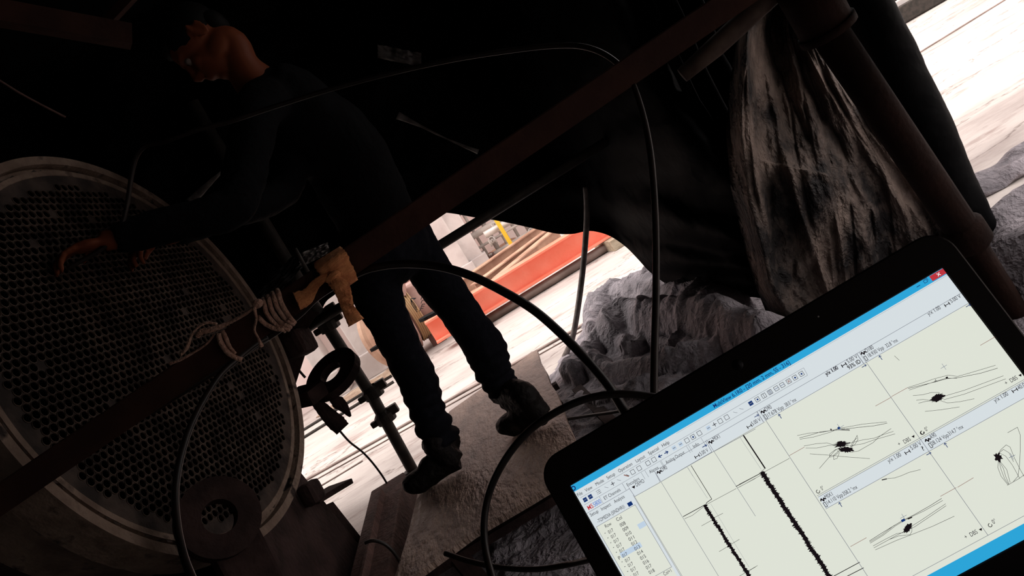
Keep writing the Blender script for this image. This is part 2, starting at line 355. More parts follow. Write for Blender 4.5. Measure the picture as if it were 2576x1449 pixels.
for pts, hh, ww in [([(1497, 752), (1540, 727), (1620, 713), (1700, 727), (1790, 755)], .16, .12), ([(1535, 806), (1575, 776), (1640, 780), (1710, 772), (1800, 778), (1900, 806)], .16, .09),
                    ([(1440, 930), (1462, 906), (1540, 920), (1640, 915), (1740, 890), (1860, 838)], .085, .055), ([(1470, 1010), (1560, 1000), (1680, 985)], .03, .08),
                    ([(1560, 860), (1600, 880), (1640, 850), (1700, 870)], .05, .04), ([(1452, 930), (1476, 890), (1520, 850), (1560, 810)], .09, .045), ([(1700, 850), (1740, 880), (1800, 870)], .045, .04), ([(1486, 826), (1500, 790), (1520, 760)], .14, .06), ([(1500, 870), (1550, 840), (1600, 815)], .07, .035)]:
    rolls.append(([V((*G(x, y, hh).xy, .1)) for x, y in pts], hh, ww))
def seg_d(p, P):
    best = 9
    for a, b in zip(P[:-1], P[1:]):
        ab = b-a; t = max(0, min(1, (p-a).dot(ab)/ab.dot(ab))); best = min(best, (p-a-ab*t).length)
    return best
x0, x1, y0, y1 = -1.1, 1.75, .7, 5.35
def heap_fn(i, j):
    x = x0+(x1-x0)*i; y = y0+(y1-y0)*j; p = V((x, y, 0)); dd = pdist(p, poly)+.03*fbm((x, y, 0), 6)
    if dd < -.02: return None
    q = p+V((.03*noise.noise(p*6), .03*noise.noise(p*6+V((9, 9, 9))), 0)); q.z = 0
    h = 0
    for P, hh, ww in rolls:
        s = seg_d(V((q.x, q.y, .1)), P)/ww; h = max(h, hh*max(0, 1-s*s*.5)**1.2) + .15*min(h, hh*math.exp(-s*s))
    wx_ = .35*noise.noise(p*1.7); wy_ = .22*noise.noise(p*1.4+V((5, 5, 5)))
    n = .034*crease(x*1.2+wx_, y*2.6+wy_*2+x*.7, 0, 5)+.024*crease(x*2.1+wy_*2, y*4.2-x*1.5, 9, 6)+.016*crease(x*4+wx_*2, y*5+x*3, 5, 7)+.010*crease(x*7+wx_*3, y*11-x*2, 2, 6)+.006*facet((x*9+wx_*5, y*13+x*5, 7))+.003*facet((x*30+wx_*8, y*36, 7))+.03*noise.noise(V((x*2, y*3, 1)))
    amp = .45 if h < .02 else 1
    flat = .35 if y < 2.3 else 1
    k = max(0, min(1, (dd+.02)/.10))
    return V((x, y, .006+k**.7*(h+max(0, n)*amp*flat+.02*flat)))
single('ground_sheet', grid_mesh(heap_fn, 330, 520), M_tarpg, 'dusty grey tarpaulin heaped in folds on the ground beside the board', 'tarpaulin', smooth=True, origin=(.5, 3, 0))

# small black tarpaulin bundle at the right edge
c = G(2600, 690)
bm = bm_(); add_ellipsoid(bm, c+V((.12, -.05, .06)), (.34, .26, .17), None, 48, 32)
for v in bm.verts: v.co += V((0, 0, .03*fbm(v.co, 7)))+(v.co-c).normalized()*.05*ridge(v.co, 5)*.5
for v in bm.verts: v.co.z = max(.003, v.co.z)
single('tarpaulin_bundle', bm, M_tarpg, 'dark tarpaulin bundle on the concrete at the right edge', 'tarpaulin', smooth=True)
c = G(2492, 492)
bm = bm_(); add_ellipsoid(bm, c+V((.25, .1, .0)), (.42, .13, .05), None, 40, 20)
for v in bm.verts: v.co.z = max(.003, v.co.z+.03*ridge(v.co, 7))
single('plastic_scrap', bm, M_tarpg, 'flattened grey plastic sheet lying past the rolled tarpaulin', 'plastic sheet', smooth=True)

# ================================================================ POSTS ON THE RIGHT
t = thing('shoring_post', 'rust-brown telescopic steel post right of the mud-stained drape', 'post', G(2700, 1010)*1)
def ax_post(px, py, Y): return at(px, py, Y)
pA, pB, pC, pD = at(1990, -90, 1.80), at(2086, 82, 1.83), at(2430, 590, 1.95), at(2625, 905, 1.98)
bm = bm_(); add_tube(bm, [pA, pB], .066, 20); add_tube(bm, [pB-(pB-pA).normalized()*.02, pB], .072, 20); link('sleeve', bm, M_post, t, True)
bm = bm_(); add_tube(bm, [pB, pC], .045, 20); link('inner_tube', bm, M_post, t, True)
bm = bm_(); dC = (pC-pB).normalized(); add_tube(bm, [pC-dC*.045, pC-dC*.03, pC+dC*.03, pC+dC*.045], [.045, .058, .058, .045], 20); link('collar', bm, M_post, t, True)
pE = pD+(pD-pC)*.25; pE2 = V((pE.x+.06, pE.y+.02, .03))
bm = bm_(); add_tube(bm, [pC, pD, pE, pE2], .036, 18); link('lower_tube', bm, M_post, t, True)
bm = bm_(); add_box(bm, (pE2.x, pE2.y, .015), (.18, .18, .012)); link('base_plate', bm, M_rustdark, t)

pts = [at(2120, -90, 2.1), at(2182, 20, 2.12), at(2245, 150, 2.14), at(2315, 300, 2.16), at(2390, 470, 2.18), at(2465, 620, 2.2), at(2560, 780, 2.22), at(2650, 930, 2.22)]
e = pts[-1]; pts += [V((e.x+.05, e.y, .08))]
bm = bm_(); sp = spline(pts, 14); add_tube(bm, sp, [.062, .07, .072, .073, .073, .07, .07, .07, .07], 22)
for v in bm.verts: v.co += .007*V((fbm(v.co, 5), fbm(v.co+V((3, 3, 3)), 5), 0))
single('rolled_tarpaulin', bm, M_tarp, 'dark rolled-up tarpaulin strung along the right side of the opening', 'tarpaulin', smooth=True)

# pale tube crossing above the drape
bm = bm_(); add_tube(bm, [at(1716, 190, 1.9), at(1800, 118, 1.88), at(1960, -30, 1.85), at(2010, -90, 1.84)], [.02, .026, .027, .027], 18)
single('scaffold_tube', bm, mat('weathered_tube', (.05, .032, .025), .7, 0, (.085, .058, .046), 20, spec=.2), 'short brown scaffold tube slanting above the drape', 'tube', smooth=True)

# ================================================================ FRONT RAIL WITH RAG AND ROPE
YB = 1.45
t = thing('guard_rail', 'long rust-brown steel rail crossing in front, tied with rope', 'rail', at(900, 640, YB))
hin = V((0, .1, 1)).normalized()
pl, pr = at(-260, 1478, YB-.05), at(2060, -120, YB+.05); dr = (pr-pl).normalized()
wv = dr.cross(V((0, 1, 0))).normalized()      # in-view vertical of the rail
if wv.z < 0: wv = -wv
lo_l, lo_r = at(-260, 1474, YB-.05), at(2060, -107, YB+.05)
def railpt(s, up=0., out=0.):                   # s along the lower edge, up across the rail, out towards the viewer
    p = lo_l.lerp(lo_r, s); return p+wv*up-V((0, 1, 0))*out
RW = .050
bm = bm_(); p = railpt(0, RW/2); q = railpt(1, RW/2); add_bar(bm, p, q, .006, RW, wv); link('web', bm, M_rustbeam, t)
bm = bm_(); add_bar(bm, railpt(0, 0, -.018), railpt(1, 0, -.018), .036, .005, wv); link('lower_flange', bm, M_rustbeam, t)
bm = bm_(); add_bar(bm, railpt(0, RW, -.018), railpt(1, RW, -.018), .036, .005, wv); link('upper_flange', bm, M_rustbeam, t)
def on_rail(px, py, out=.004): return at(px, py, YB-.05+.1*(px+260)/2320-out-.005)

def ribbon(bm, pts, w, th=.10, n=7, jit=.12): add_tube(bm, spline(pts, n), w, 10, True, th, hint=V((0, -1, 0)).cross(V((0, 0, 1))) if False else None, jit=jit)
def flat_band(bm, pts, ws, thick=.003, n=6, wr=.0015):
    """cloth strip facing the viewer: pts centre line, ws half widths; crumpled across"""
    P = spline(pts, n); N = len(P); W_ = interp(ws, N); S = 8; top = []; bot = []
    for i, p in enumerate(P):
        d = (P[min(i+1, N-1)]-P[max(i-1, 0)]).normalized(); vd = (p-CAMP).normalized(); sd_ = d.cross(vd).normalized(); nn = sd_.cross(d).normalized()
        ra = []; rb = []
        for k in range(S+1):
            s = k/S*2-1; c = p+sd_*s*W_[i]*(1+.05*random.uniform(-1, 1)); bulge = (1-s*s)*W_[i]*.35+wr*math.sin(s*11+i*.5)
            c2 = c-vd*bulge; ra.append(bm.verts.new(c2)); rb.append(bm.verts.new(c2+vd*thick))
        top.append(ra); bot.append(rb)
    for i in range(N-1):
        for k in range(S):
            bm.faces.new((top[i][k], top[i][k+1], top[i+1][k+1], top[i+1][k])); bm.faces.new((bot[i][k], bot[i+1][k], bot[i+1][k+1], bot[i][k+1]))
        for k in (0, S): bm.faces.new((top[i][k], top[i+1][k], bot[i+1][k], bot[i][k]))
    for i in (0, N-1):
        for k in range(S): bm.faces.new((top[i][k], bot[i][k], bot[i][k+1], top[i][k+1]))
t = thing('tied_rag', 'orange cloth rag knotted around the rust-brown rail', 'rag', on_rail(850, 690))
bm = bm_(); flat_band(bm, [at(822, 640, YB+.02), on_rail(832, 655, .008), on_rail(852, 685, .012), on_rail(868, 712, .010), at(875, 722, YB+.01)], [.032, .033, .030, .026, .024], wr=.003); link('wrap', bm, M_cloth, t, True)
bm = bm_(); add_ellipsoid(bm, on_rail(838, 697, .022), (.017, .012, .011), None, 16, 12)
for v in bm.verts: v.co += V((0, 0, .004*noise.noise(v.co*200)))
link('knot', bm, M_cloth, t, True)
bm = bm_(); flat_band(bm, [on_rail(836, 697, .026), on_rail(815, 700, .024), on_rail(795, 714, .018), on_rail(782, 732, .014), on_rail(768, 748, .012), on_rail(746, 758, .012)], [.008, .008, .009, .011, .016, .019], wr=.002); link('tail', bm, M_cloth, t, True)
bm = bm_(); flat_band(bm, [on_rail(842, 700, .03), on_rail(858, 722, .028), on_rail(868, 750, .022), on_rail(876, 776, .014), on_rail(896, 812, .008)], [.009, .016, .014, .012, .017], wr=.0025); link('tail', bm, M_cloth, t, True)
bm = bm_(); flat_band(bm, [on_rail(850, 712, .022), on_rail(862, 748, .018), on_rail(880, 790, .01)], [.007, .006, .004], wr=.002); link('tail', bm, M_cloth, t, True)

t = thing('rope_lashing', 'pale rope strips lashed around the rail beside the orange rag', 'rope', on_rail(690, 800))
wr = [([(664, 758), (672, 790), (697, 818), (722, 826)]), ([(676, 750), (685, 782), (706, 810), (727, 820)]), ([(688, 742), (698, 772), (716, 800), (734, 812)]), ([(700, 735), (708, 762), (722, 788), (737, 808)]), ([(652, 800), (668, 815), (690, 826), (712, 829)])]
for k, w in enumerate(wr):
    bm = bm_(); pts = [at(w[0][0]-3, w[0][1]-6, YB+.03)]+[on_rail(x, y, .008+.001*k) for x, y in w]+[at(w[-1][0]+4, w[-1][1]+4, YB+.03)]
    add_tube(bm, spline(pts, 6), .0046, 8, True, .8, jit=.15); link('strand', bm, M_rope, t, True)
for pts_, rr in [([(648, 764, .02), (640, 775, .024), (645, 800, .016), (640, 830, .012), (650, 850, .01), (658, 872, .01)], [.005, .006, .004, .004, .0035, .008]),
                 ([(648, 764, .024), (620, 788, .012), (580, 810, .0), (545, 826, .0), (505, 836, .0), (497, 848, .0)], [.005, .0055, .006, .009, .010, .007]),
                 ([(545, 815, .004), (520, 812, .0), (495, 826, .0), (480, 848, .0), (470, 875, .0), (455, 893, .0)], [.004, .004, .004, .005, .006, .005]),
                 ([(540, 840, .0), (520, 865, .0), (490, 885, .0), (455, 905, .0), (428, 915, .0)], [.003, .0035, .0035, .004, .005]),
                 ([(550, 838, .008), (556, 862, .010), (572, 885, .010), (590, 898, .009), (608, 905, .006)], [.007, .009, .009, .008, .0085]),
                 ([(560, 832, .008), (568, 850, .012), (577, 872, .012), (592, 890, .010)], [.004, .0045, .0045, .004])]:
    bm = bm_(); add_tube(bm, spline([on_rail(x, y, o) for x, y, o in pts_], 7), rr, 9, True, .6, jit=.22); link('loose_end', bm, M_rope, t, True)
bm = bm_(); add_ellipsoid(bm, on_rail(648, 764, .022), (.011, .009, .009), None, 14, 10); link('knot', bm, M_rope, t, True)

# ================================================================ HEAT EXCHANGER
aa = R(79); n_ = V((math.sin(aa), -math.cos(aa), 0)); T_ = V((math.cos(aa), math.sin(aa), 0)); CT = V((-.92, 2.08, 1.19)); RR = .6
MW = Matrix.Translation((CT.x, CT.y, CT.z-RR)) @ Matrix.Rotation(aa, 4, 'Z')
ex = thing('heat_exchanger', 'large round heat exchanger end with an open plate full of tube ends', 'heat exchanger', mw=MW)
def E_(x, z, out=0.): return CT + T_*x + V((0, 0, z)) + n_*out
# flange with groove
bm = bm_(); add_lathe(bm, [(.542, -.012), (.546, -.004), (.560, -.004), (.562, -.020), (.574, -.020), (.576, .004), (.600, .004), (.600, -.10), (.56, -.12), (.55, -.3)], CT, n_, 160); link('flange', bm, M_rim, ex, True)
for p in ex.children[0].data.polygons: p.use_smooth = False
bm = bm_(); add_lathe(bm, [(.55, -.12), (.55, -1.9), (.45, -2.05), (.2, -2.12), (0.001, -2.12)], CT, n_, 96); link('shell', bm, M_rustdark, ex, True)
# plate: hexagonal cells, each pierced where a tube sits
P_ = .0234; hr = P_/math.sqrt(3); rot = R(-7.5); tubes = []; bm = bm_(); rt = .0111; seg = 12
NN = int(.56/P_)+4
for jy in range(-NN, NN+1):
    for ix in range(-NN-12, NN+13):
        x = (ix+.5*(jy % 2))*P_; y = jy*P_*math.sqrt(3)/2
        X = x*math.cos(rot)-y*math.sin(rot); Y = x*math.sin(rot)+y*math.cos(rot); r = math.hypot(X, Y)
        if r > .5555: continue
        gap = False
        hexv = [bm.verts.new(E_(X+hr*1.002*math.cos(rot+R(30+60*k)), Y+hr*1.002*math.sin(rot+R(30+60*k)), -.006)) for k in range(6)]
        if r < .508 and random.random() > .012:
            circ = [bm.verts.new(E_(X+rt*math.cos(rot+R(30*k)), Y+rt*math.sin(rot+R(30*k)), -.006)) for k in range(12)]
            for k in range(6):
                a0 = hexv[k]; a1 = hexv[(k+1) % 6]; c0 = circ[(2*k+1) % 12]; c1 = circ[(2*k+2) % 12]; c2 = circ[(2*k+3) % 12]
                bm.faces.new((a0, c0, c1)); bm.faces.new((a0, c1, a1)); bm.faces.new((a1, c1, c2))
            tubes.append((X, Y))
        else: bm.faces.new(hexv)
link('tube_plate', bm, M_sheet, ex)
def tube_bm(cx=0, cy=0, bm=None, base=None, f=None, s=10):
    rings = []
    for r, d in ((.0111, -.006), (.0110, -.0040), (.0103, -.0036), (.0101, -.007), (.0099, -.05)):
        rings.append([bm.verts.new(f(cx+r*math.cos(2*math.pi*k/s), cy+r*math.sin(2*math.pi*k/s), d)) for k in range(s)])
    fs = []
    for i in range(4):
        for k in range(s):
            q = bm.faces.new((rings[i][k], rings[i][(k+1) % s], rings[i+1][(k+1) % s], rings[i+1][k])); q.material_index = 1 if i >= 3 else 0
    q = bm.faces.new(rings[-1]); q.material_index = 1
def size_in_view(t_):
    p = E_(*t_)-CAMP; return p.length
vis = []
for t_ in tubes:
    p = E_(*t_)-CAMP; dpt = p.dot(FWD); px = CX+F*p.dot(RT)/dpt; py = CY-F*p.dot(UP)/dpt
    if 0 < px < 2576 and 0 < py < 1449 and not (px < 640 and abs((py-1010)+(px-430)*.64) < 45): vis.append((dpt, t_))
vis.sort(); near = {v[1] for v in vis[:300]}
me = None
for t_ in tubes:
    if t_ in near:
        if me is None:
            bm = bm_(); tube_bm(0, 0, bm, None, lambda x, z, o: V((x, -o, z)))
            bmesh.ops.recalc_face_normals(bm, faces=bm.faces)
            me = bpy.data.meshes.new('tube_end'); bm.to_mesh(me); bm.free(); me.materials.append(M_tube); me.materials.append(M_tubein)
        o = bpy.data.objects.new('tube_end', me); COL.objects.link(o); o.parent = ex; o.location = (t_[0], 0, t_[1]+RR)
bm = bm_()
for t_ in tubes:
    if t_ not in near: tube_bm(t_[0], t_[1], bm, None, E_)
o = link('tube_end_field', bm, None, ex); o.data.materials.append(M_tube); o.data.materials.append(M_tubein); o['kind'] = 'stuff'
# lifting eye on the far side of the flange
def ring_plate(bm, c, nrm, xdir, ro, ri, th, stretch=1., seg=40):
    nrm = nrm.normalized(); a = (xdir-nrm*xdir.dot(nrm)).normalized(); b = nrm.cross(a)
    rings = [[], [], [], []]
    for k in range(seg):
        t = 2*math.pi*k/seg; dv = a*math.cos(t)*stretch+b*math.sin(t); di = a*math.cos(t)+b*math.sin(t)
        rings[0].append(bm.verts.new(c+dv*ro+nrm*th/2)); rings[1].append(bm.verts.new(c+di*ri+nrm*th/2)); rings[2].append(bm.verts.new(c+di*ri-nrm*th/2)); rings[3].append(bm.verts.new(c+dv*ro-nrm*th/2))
    for r in range(4):
        A = rings[r]; B = rings[(r+1) % 4]
        for k in range(seg): bm.faces.new((A[k], A[(k+1) % seg], B[(k+1) % seg], B[k]))
lc = at(838, 942, 2.86)
bm = bm_(); nz = V((-.1, -.52, 1)); ring_plate(bm, lc, nz, V((1, .1, 0)), .118, .048, .036)
ra = at(748, 1012, 2.66); add_bar(bm, ra, lc+(ra-lc)*.55, .13, .06, nz, bev=.012)
o = link('lifting_eye', bm, M_rustdark, ex, False)
lc2 = at(548, 1305, 1.66)
bm = bm_(); ring_plate(bm, lc2, V((.62, -.62, .25)), V((0, 0, 1)), .094, .040, .042, 1.0)
add_bar(bm, lc2+V((.0, .0, -.05)), lc2+V((-.04, .02, -.26)), .12, .05, V((.6, -.6, .2)), bev=.01)
o = link('lifting_eye', bm, M_rustdark, ex, False)
# nuts and clamp dogs round the rim
for (px, py, Y, s) in [(752, 862, 2.72, (.13, .08, .10)), (783, 1240, 2.62, (.10, .06, .085))]:
    c = at(px, py, Y); bm = bm_(); rr_ = Matrix.Rotation(aa, 3, 'Z') @ Matrix.Rotation(R(12), 3, 'Y'); add_box(bm, c, s, rr_, bev=.022); link('clamp_dog', bm, M_rustdark, ex)
c0 = at(795, 800, 2.78); bm = bm_(); add_prism(bm, [at(740, 770, 2.75), at(803, 786, 2.75), at(765, 838, 2.75), at(772, 880, 2.75), at(738, 985, 2.75), at(690, 880, 2.75), at(660, 800, 2.75)], (-.03, .05, 0)); link('gusset', bm, M_rustdark, ex)
# saddle support
sx = -1.06
bm = bm_(); add_prism(bm, [V((sx, 1.35, .0)), V((sx, 2.86, .0)), V((sx, 2.74, .62)), V((sx, 2.62, .78)), V((sx, 2.35, .60)), V((sx, 2.05, .55)), V((sx, 1.75, .60)), V((sx, 1.5, .78)), V((sx, 1.40, .62))], (-.03, 0, 0)); link('saddle_web', bm, M_rustdark, ex)
tp = at(858, 1219, 2.95)
bm = bm_(); add_bar(bm, at(772, 1270, 2.72), tp, .12, .022, V((0, -.3, 1)), bev=.004); link('wear_plate', bm, M_rustdark, ex)
bm = bm_(); add_prism(bm, [at(838, 1262, 2.88), at(925, 1372, 2.88), at(1000, 1470, 2.88), at(760, 1600, 2.6), at(640, 1380, 2.6), at(770, 1290, 2.7)], (-.12, .02, 0)); link('saddle_rib', bm, M_rustdark, ex)
bm = bm_(); add_box(bm, (sx+.0, 2.1, .02), (.4, 1.55, .04)); add_box(bm, (sx-1.2, 2.1, .3), (.06, 1.2, .6)); link('saddle_base', bm, M_rustdark, ex)

# dark trestle at bottom left, with a panel added to darken the gap
bm = bm_(); pa = at(-80, 1330, 1.42); pb = at(700, 1500, 1.7); add_bar(bm, V((-1.35, 1.2, .50)), V((-.62, 1.5, .42)), .14, .12, bev=.01)
for s_ in (0, 1): add_bar(bm, V((-1.3+.62*s_, 1.22+.25*s_, .0)), V((-1.3+.62*s_, 1.22+.25*s_, .45)), .06, .06)
add_prism(bm, [V((-1.75, 1.05, .0)), V((-.95, 1.62, .0)), V((-.95, 1.62, .52)), V((-1.75, 1.05, .52))], (-.03, .04, 0))  # near-black panel added over the bright gap below the exchanger
single('trestle', bm, M_black, 'low dark trestle with an added panel darkening the exchanger base', 'trestle')

# dark rags hanging below the lifting eye
t = thing('hanging_rag', 'dark torn rags hanging below the lifting eye', 'rag', at(810, 1040, 2.8))
for w in ([(800, 1000), (830, 1015), (850, 1010), (874, 1018)], [(838, 1005), (858, 1026), (868, 1040), (880, 1048)], [(800, 1020), (825, 1045), (850, 1062), (862, 1078)]):
    pass
bm = bm_(); flat_band(bm, [at(795, 1010, 2.8), at(822, 1040, 2.8), at(845, 1062, 2.8), at(862, 1080, 2.8)], [.02, .028, .034, .030], wr=.004); link('strip', bm, M_rustdark, t, True)
bm = bm_(); flat_band(bm, [at(832, 998, 2.8), at(850, 1012, 2.8), at(862, 1022, 2.8), at(882, 1048, 2.8)], [.012, .026, .022, .004], wr=.004); link('strip', bm, M_rustdark, t, True)

# ================================================================ SCAFFOLD BEHIND
t = thing('scaffold_standard', 'upright scaffold pole with ring couplers behind the lifting eye', 'pole', G(1050, 1200)*1)
b0 = G(1052, 1215, .0); Yp = b0.y
p1 = at(1050, 1205, Yp); p0 = at(775, 745, Yp-.02)
ctr = lambda z: b0+ (p0-p1).normalized()*z
bm = bm_(); add_tube(bm, [V((b0.x, b0.y, .0)), p1, at(938, 1000, Yp), p0, p0+(p0-p1).normalized()*1.0], .029, 16); link('tube', bm, M_pole, t, True)
for (px, py) in [(937, 985), (968, 1047), (812, 795), (826, 815)]:
    c = at(px, py, Yp); ax = (p0-p1).normalized(); bm = bm_(); add_lathe(bm, [(.030, -.035), (.050, -.03), (.052, .012), (.034, .03)], c, ax, 14)
    add_box(bm, c+V((.055, -.01, .012)), (.05, .035, .045), bev=.006); add_box(bm, c+V((-.055, -.01, -.006)), (.045, .03, .03), bev=.006); link('coupler', bm, M_pole, t)
bm = bm_(); c = V((b0.x, b0.y, 0)); add_box(bm, c+V((0, 0, .008)), (.15, .15, .016)); add_tube(bm, [c, c+V((0, 0, .08))], .035, 12); link('base_plate', bm, M_pole, t)
bm = bm_(); l0 = at(770, 827, Yp-.06); l1 = at(1240, 534, Yp-.06); dd_ = (l1-l0); add_tube(bm, [l0-dd_*.05, l1+dd_*.7], .023, 16)
single('scaffold_ledger', bm, M_pole, 'horizontal scaffold tube behind the legs under the tarpaulin', 'tube', smooth=True)
bm = bm_(); add_tube(bm, spline([at(1472, 470, 3.72), at(1476, 540, 3.74), at(1470, 640, 3.76), at(1456, 760, 3.80), at(1440, 850, 3.86), G(1424, 905)+V((0, 0, .02))], 8), [.012, .0155, .0155, .0155, .0155, .0155], 12)
single('hose', bm, mat('grey_hose', (.09, .075, .068), .5, .2, (.15, .13, .12), 30), 'thin grey tube hanging down to the dusty heaped tarpaulin', 'tube', smooth=True)
# ties in the dark at the upper left
bm = bm_(); add_bar(bm, at(-60, 22, 2.4), at(330, 92, 2.6), .05, .07); single('roof_beam', bm, M_rustbeam, 'dim brown roof beam in the upper left corner', 'beam')
bm = bm_(); add_bar(bm, at(268, 58, 2.7), at(360, -40, 2.7), .03, .03); single('roof_brace', bm, M_rustbeam, 'short dim brown brace rising from the roof beam', 'brace')
bm = bm_(); add_tube(bm, spline([at(-20, 190, 2.0), at(60, 240, 2.05), at(165, 295, 2.1)], 6), .003, 6); single('wire', bm, M_rust, 'thin rusty wire at the left edge above the tube ends', 'wire')

# plastic scraps behind the rail
bm = grid_mesh(lambda i, j: at(748+74*i+8*j, 640-30*i+34*j-10*i*j, 2.0)+V((0, .015*fbm((i*3, j*3, 0), 2)+.01*ridge((i*5, j*5, 0), 1.5), 0)), 24, 18)
single('plastic_scrap', bm, M_clear, 'crumpled translucent plastic scrap above the orange rag', 'plastic sheet', smooth=True)
bm = grid_mesh(lambda i, j: at(642+95*i+25*j, 742-100*i+30*j, 2.05)+V((0, .02*fbm((i*3, j*3, 7), 2), 0)), 24, 18)
single('plastic_scrap', bm, M_black, 'glossy black plastic sheet between the flange and the rail', 'plastic sheet', smooth=True)
bm = bm_(); add_tube(bm, [at(742, 625, 1.9), at(775, 684, 1.9)], .005, 8); single('rod', bm, M_pole, 'short thin metal rod behind the rail above the rope lashing', 'rod', smooth=True)
for pts_, lb in [([(478, 510), (520, 468), (560, 430), (600, 395)], 'pale strip standing in for a sliver of daylight above the tube plate'), ([(1000, 290), (1060, 318), (1130, 352), (1203, 382)], 'pale strip standing in for a sliver of daylight by the dark jacket')]:  # pale strips stand in for slivers of daylight on the tarpaulin
    bm = bm_(); flat_band(bm, [at(x, y, 3.74) for x, y in pts_], [.024, .014, .005, .004] if pts_[0][0] < 900 else [.020, .006, .004, .012], wr=.001); single('daylight_strip', bm, M_clear, lb, 'daylight strip', smooth=True)
bm = grid_mesh(lambda i, j: at(950+110*i, 112+22*i+34*j, 3.72)+V((0, .02*fbm((i*4, j*3, 3), 2), 0)), 20, 10)
single('plastic_scrap', bm, M_clear, 'faint crumpled plastic piece beside the probe cable in the dark', 'plastic sheet', smooth=True)

# ================================================================ BOARD AND SUPPORTS
ZB = .2
top = [G(1130, 1035, ZB), G(1240, 957, ZB), G(1350, 879, ZB), G(1357, 905, ZB), G(1374, 934, ZB), G(1383, 962, ZB), G(1399, 985, ZB), G(1413, 1020, ZB), G(1422, 1050, ZB), G(1447, 1108, ZB), V((-.065, 2.19, ZB)), V((-.3, 2.185, ZB)), V((-.5, 2.19, ZB)), V((-.80, 2.12, ZB)), V((-.76, 2.45, ZB)), V((-.735, 2.8, ZB)), V((-.67, 3.2, ZB))]
t = thing('standing_board', 'dirty brown board with a broken right edge under both boots', 'board', (-.42, 2.9, ZB-.022))
bm = bm_(); add_prism(bm, top, (0, 0, -.022)); link('board', bm, M_board, t)
for x_ in (-.68, -.16):
    bm = bm_(); add_bar(bm, V((x_, 2.3, ZB-.05)), V((x_, 3.5, ZB-.05)), .05, .05); link('batten', bm, M_wood, t)
t = thing('board_trestle', 'dark steel stand carrying the near end of the board', 'stand', (-.4, 2.35, 0))
for xx, yy, dx in ((-.62, 2.33, .05), (-.14, 2.40, .1), (-.62, 3.3, 0), (-.12, 3.3, .03)):
    bm = bm_(); add_bar(bm, V((xx, yy, ZB-.08)), V((xx+dx, yy-.12 if yy < 3 else yy, 0.0)), .06, .05); link('leg', bm, M_rustdark, t)
for yy in (2.3, 3.35):
    bm = bm_(); add_bar(bm, V((-.74, yy, ZB-.09)), V((-.05, yy, ZB-.09)), .04, .03); link('cross_bar', bm, M_rustdark, t)
bm = bm_(); add_bar(bm, V((-.92, 1.9, .09)), V((-.93, 3.2, .09)), .17, .18, bev=.006); add_bar(bm, V((-.92, 1.9, .19)), V((-.93, 3.05, .19)), .012, .05)
single('steel_channel', bm, M_rust, 'rust-coloured steel box beam on the ground left of the board', 'beam')
bm = bm_(); add_bar(bm, V((.02, 3.35, .03)), V((.12, 2.0, .03)), .05, .05); single('steel_bar', bm, M_rustdark, 'dark steel bar on the ground along the right edge of the board', 'bar')

# ================================================================ PERSON
per = thing('person', 'person in dark jeans and laced boots leaning towards the tube plate', 'person', (-.42, 2.82, ZB))
YA, YBk = 2.78, 2.80
A = [at(x, y, Y) for x, y, Y in [(938, 660, 2.70), (950, 742, 2.71), (984, 820, 2.72), (1018, 890, 2.74), (1050, 955, 2.77), (1074, 1030, 2.78), (1112, 1112, 2.79)]]
Ar = [.100, .090, .076, .072, .076, .066, .072]
B = [at(x, y, Y) for x, y, Y in [(1024, 590, 2.84), (1080, 680, 2.84), (1140, 760, 2.83), (1182, 822, 2.82), (1222, 880, 2.82), (1244, 938, 2.82), (1272, 985, 2.82)]]
Br = [.092, .085, .078, .075, .082, .070, .058]
# body: one continuous figure
hipc = at(965, 600, 2.76); chest = at(850, 375, 2.66); neck0 = at(640, 205, 2.50)
# head placement from the face in view
ear = at(503, 95, 2.40)
fdir = V((-.74, -.22, -.64)).normalized(); sidev = V((.0, -1, 0)); 
side = (sidev-fdir*sidev.dot(fdir)).normalized(); hup = side.cross(fdir).normalized()
if hup.z < 0: hup = -hup
hc = ear+V((.0, .075, .0))+fdir*.015+hup*.012
HM = Matrix((fdir, side, hup)).transposed()
def hp(f, s, u): return hc+fdir*f+side*s+hup*u
def head_parts(bm, g=1.):
    add_ellipsoid(bm, hp(-.012, 0, .032), (.096, .076, .088), HM, 32, 24)
    add_ellipsoid(bm, hp(.030, 0, -.035), (.062, .060, .075), HM, 28, 20)
    add_ellipsoid(bm, hp(.052, 0, -.088), (.030, .030, .022), HM)       # chin
    add_ellipsoid(bm, hp(.066, 0, .036), (.022, .052, .014), HM)        # brow
    for s in (-1, 1):
        add_ellipsoid(bm, hp(.056, .034*s, -.018), (.026, .022, .024), HM)  # cheek
        add_ellipsoid(bm, hp(.000, .054*s, -.06), (.045, .014, .03), HM)    # jaw
        add_ellipsoid(bm, hp(.096, .011*s, -.026), (.011, .009, .009), HM)  # nostril
    add_tube(bm, [hp(.080, 0, .030), hp(.094, 0, .004), hp(.110, 0, -.018), hp(.106, 0, -.028), hp(.082, 0, -.032)], [.007, .009, .012, .012, .009], 10)
    add_ellipsoid(bm, hp(.086, 0, -.050), (.013, .024, .007), HM); add_ellipsoid(bm, hp(.083, 0, -.062), (.014, .022, .008), HM)
    for s in (-1, 1):
        for k in range(12):                                                # ear: helix and lobe
            a_ = R(-200+k*24); add_ellipsoid(bm, hp(-.022+.019*math.cos(a_)*.9, (.083+.004*math.sin(a_))*s, .004+.031*math.sin(a_)), (.0075, .006, .0075), HM, 8, 6)
        add_ellipsoid(bm, hp(-.018, .078*s, .0), (.016, .008, .026), HM, 10, 8)
bm = bm_(); head_parts(bm)
add_tube(bm, spline([hp(-.02, 0, -.03), hp(-.035, 0, -.085), neck0, chest, at(945, 500, 2.72), hipc], 5), [.058, .058, .062, .11, .145, .125, .14], 24, True, .85)
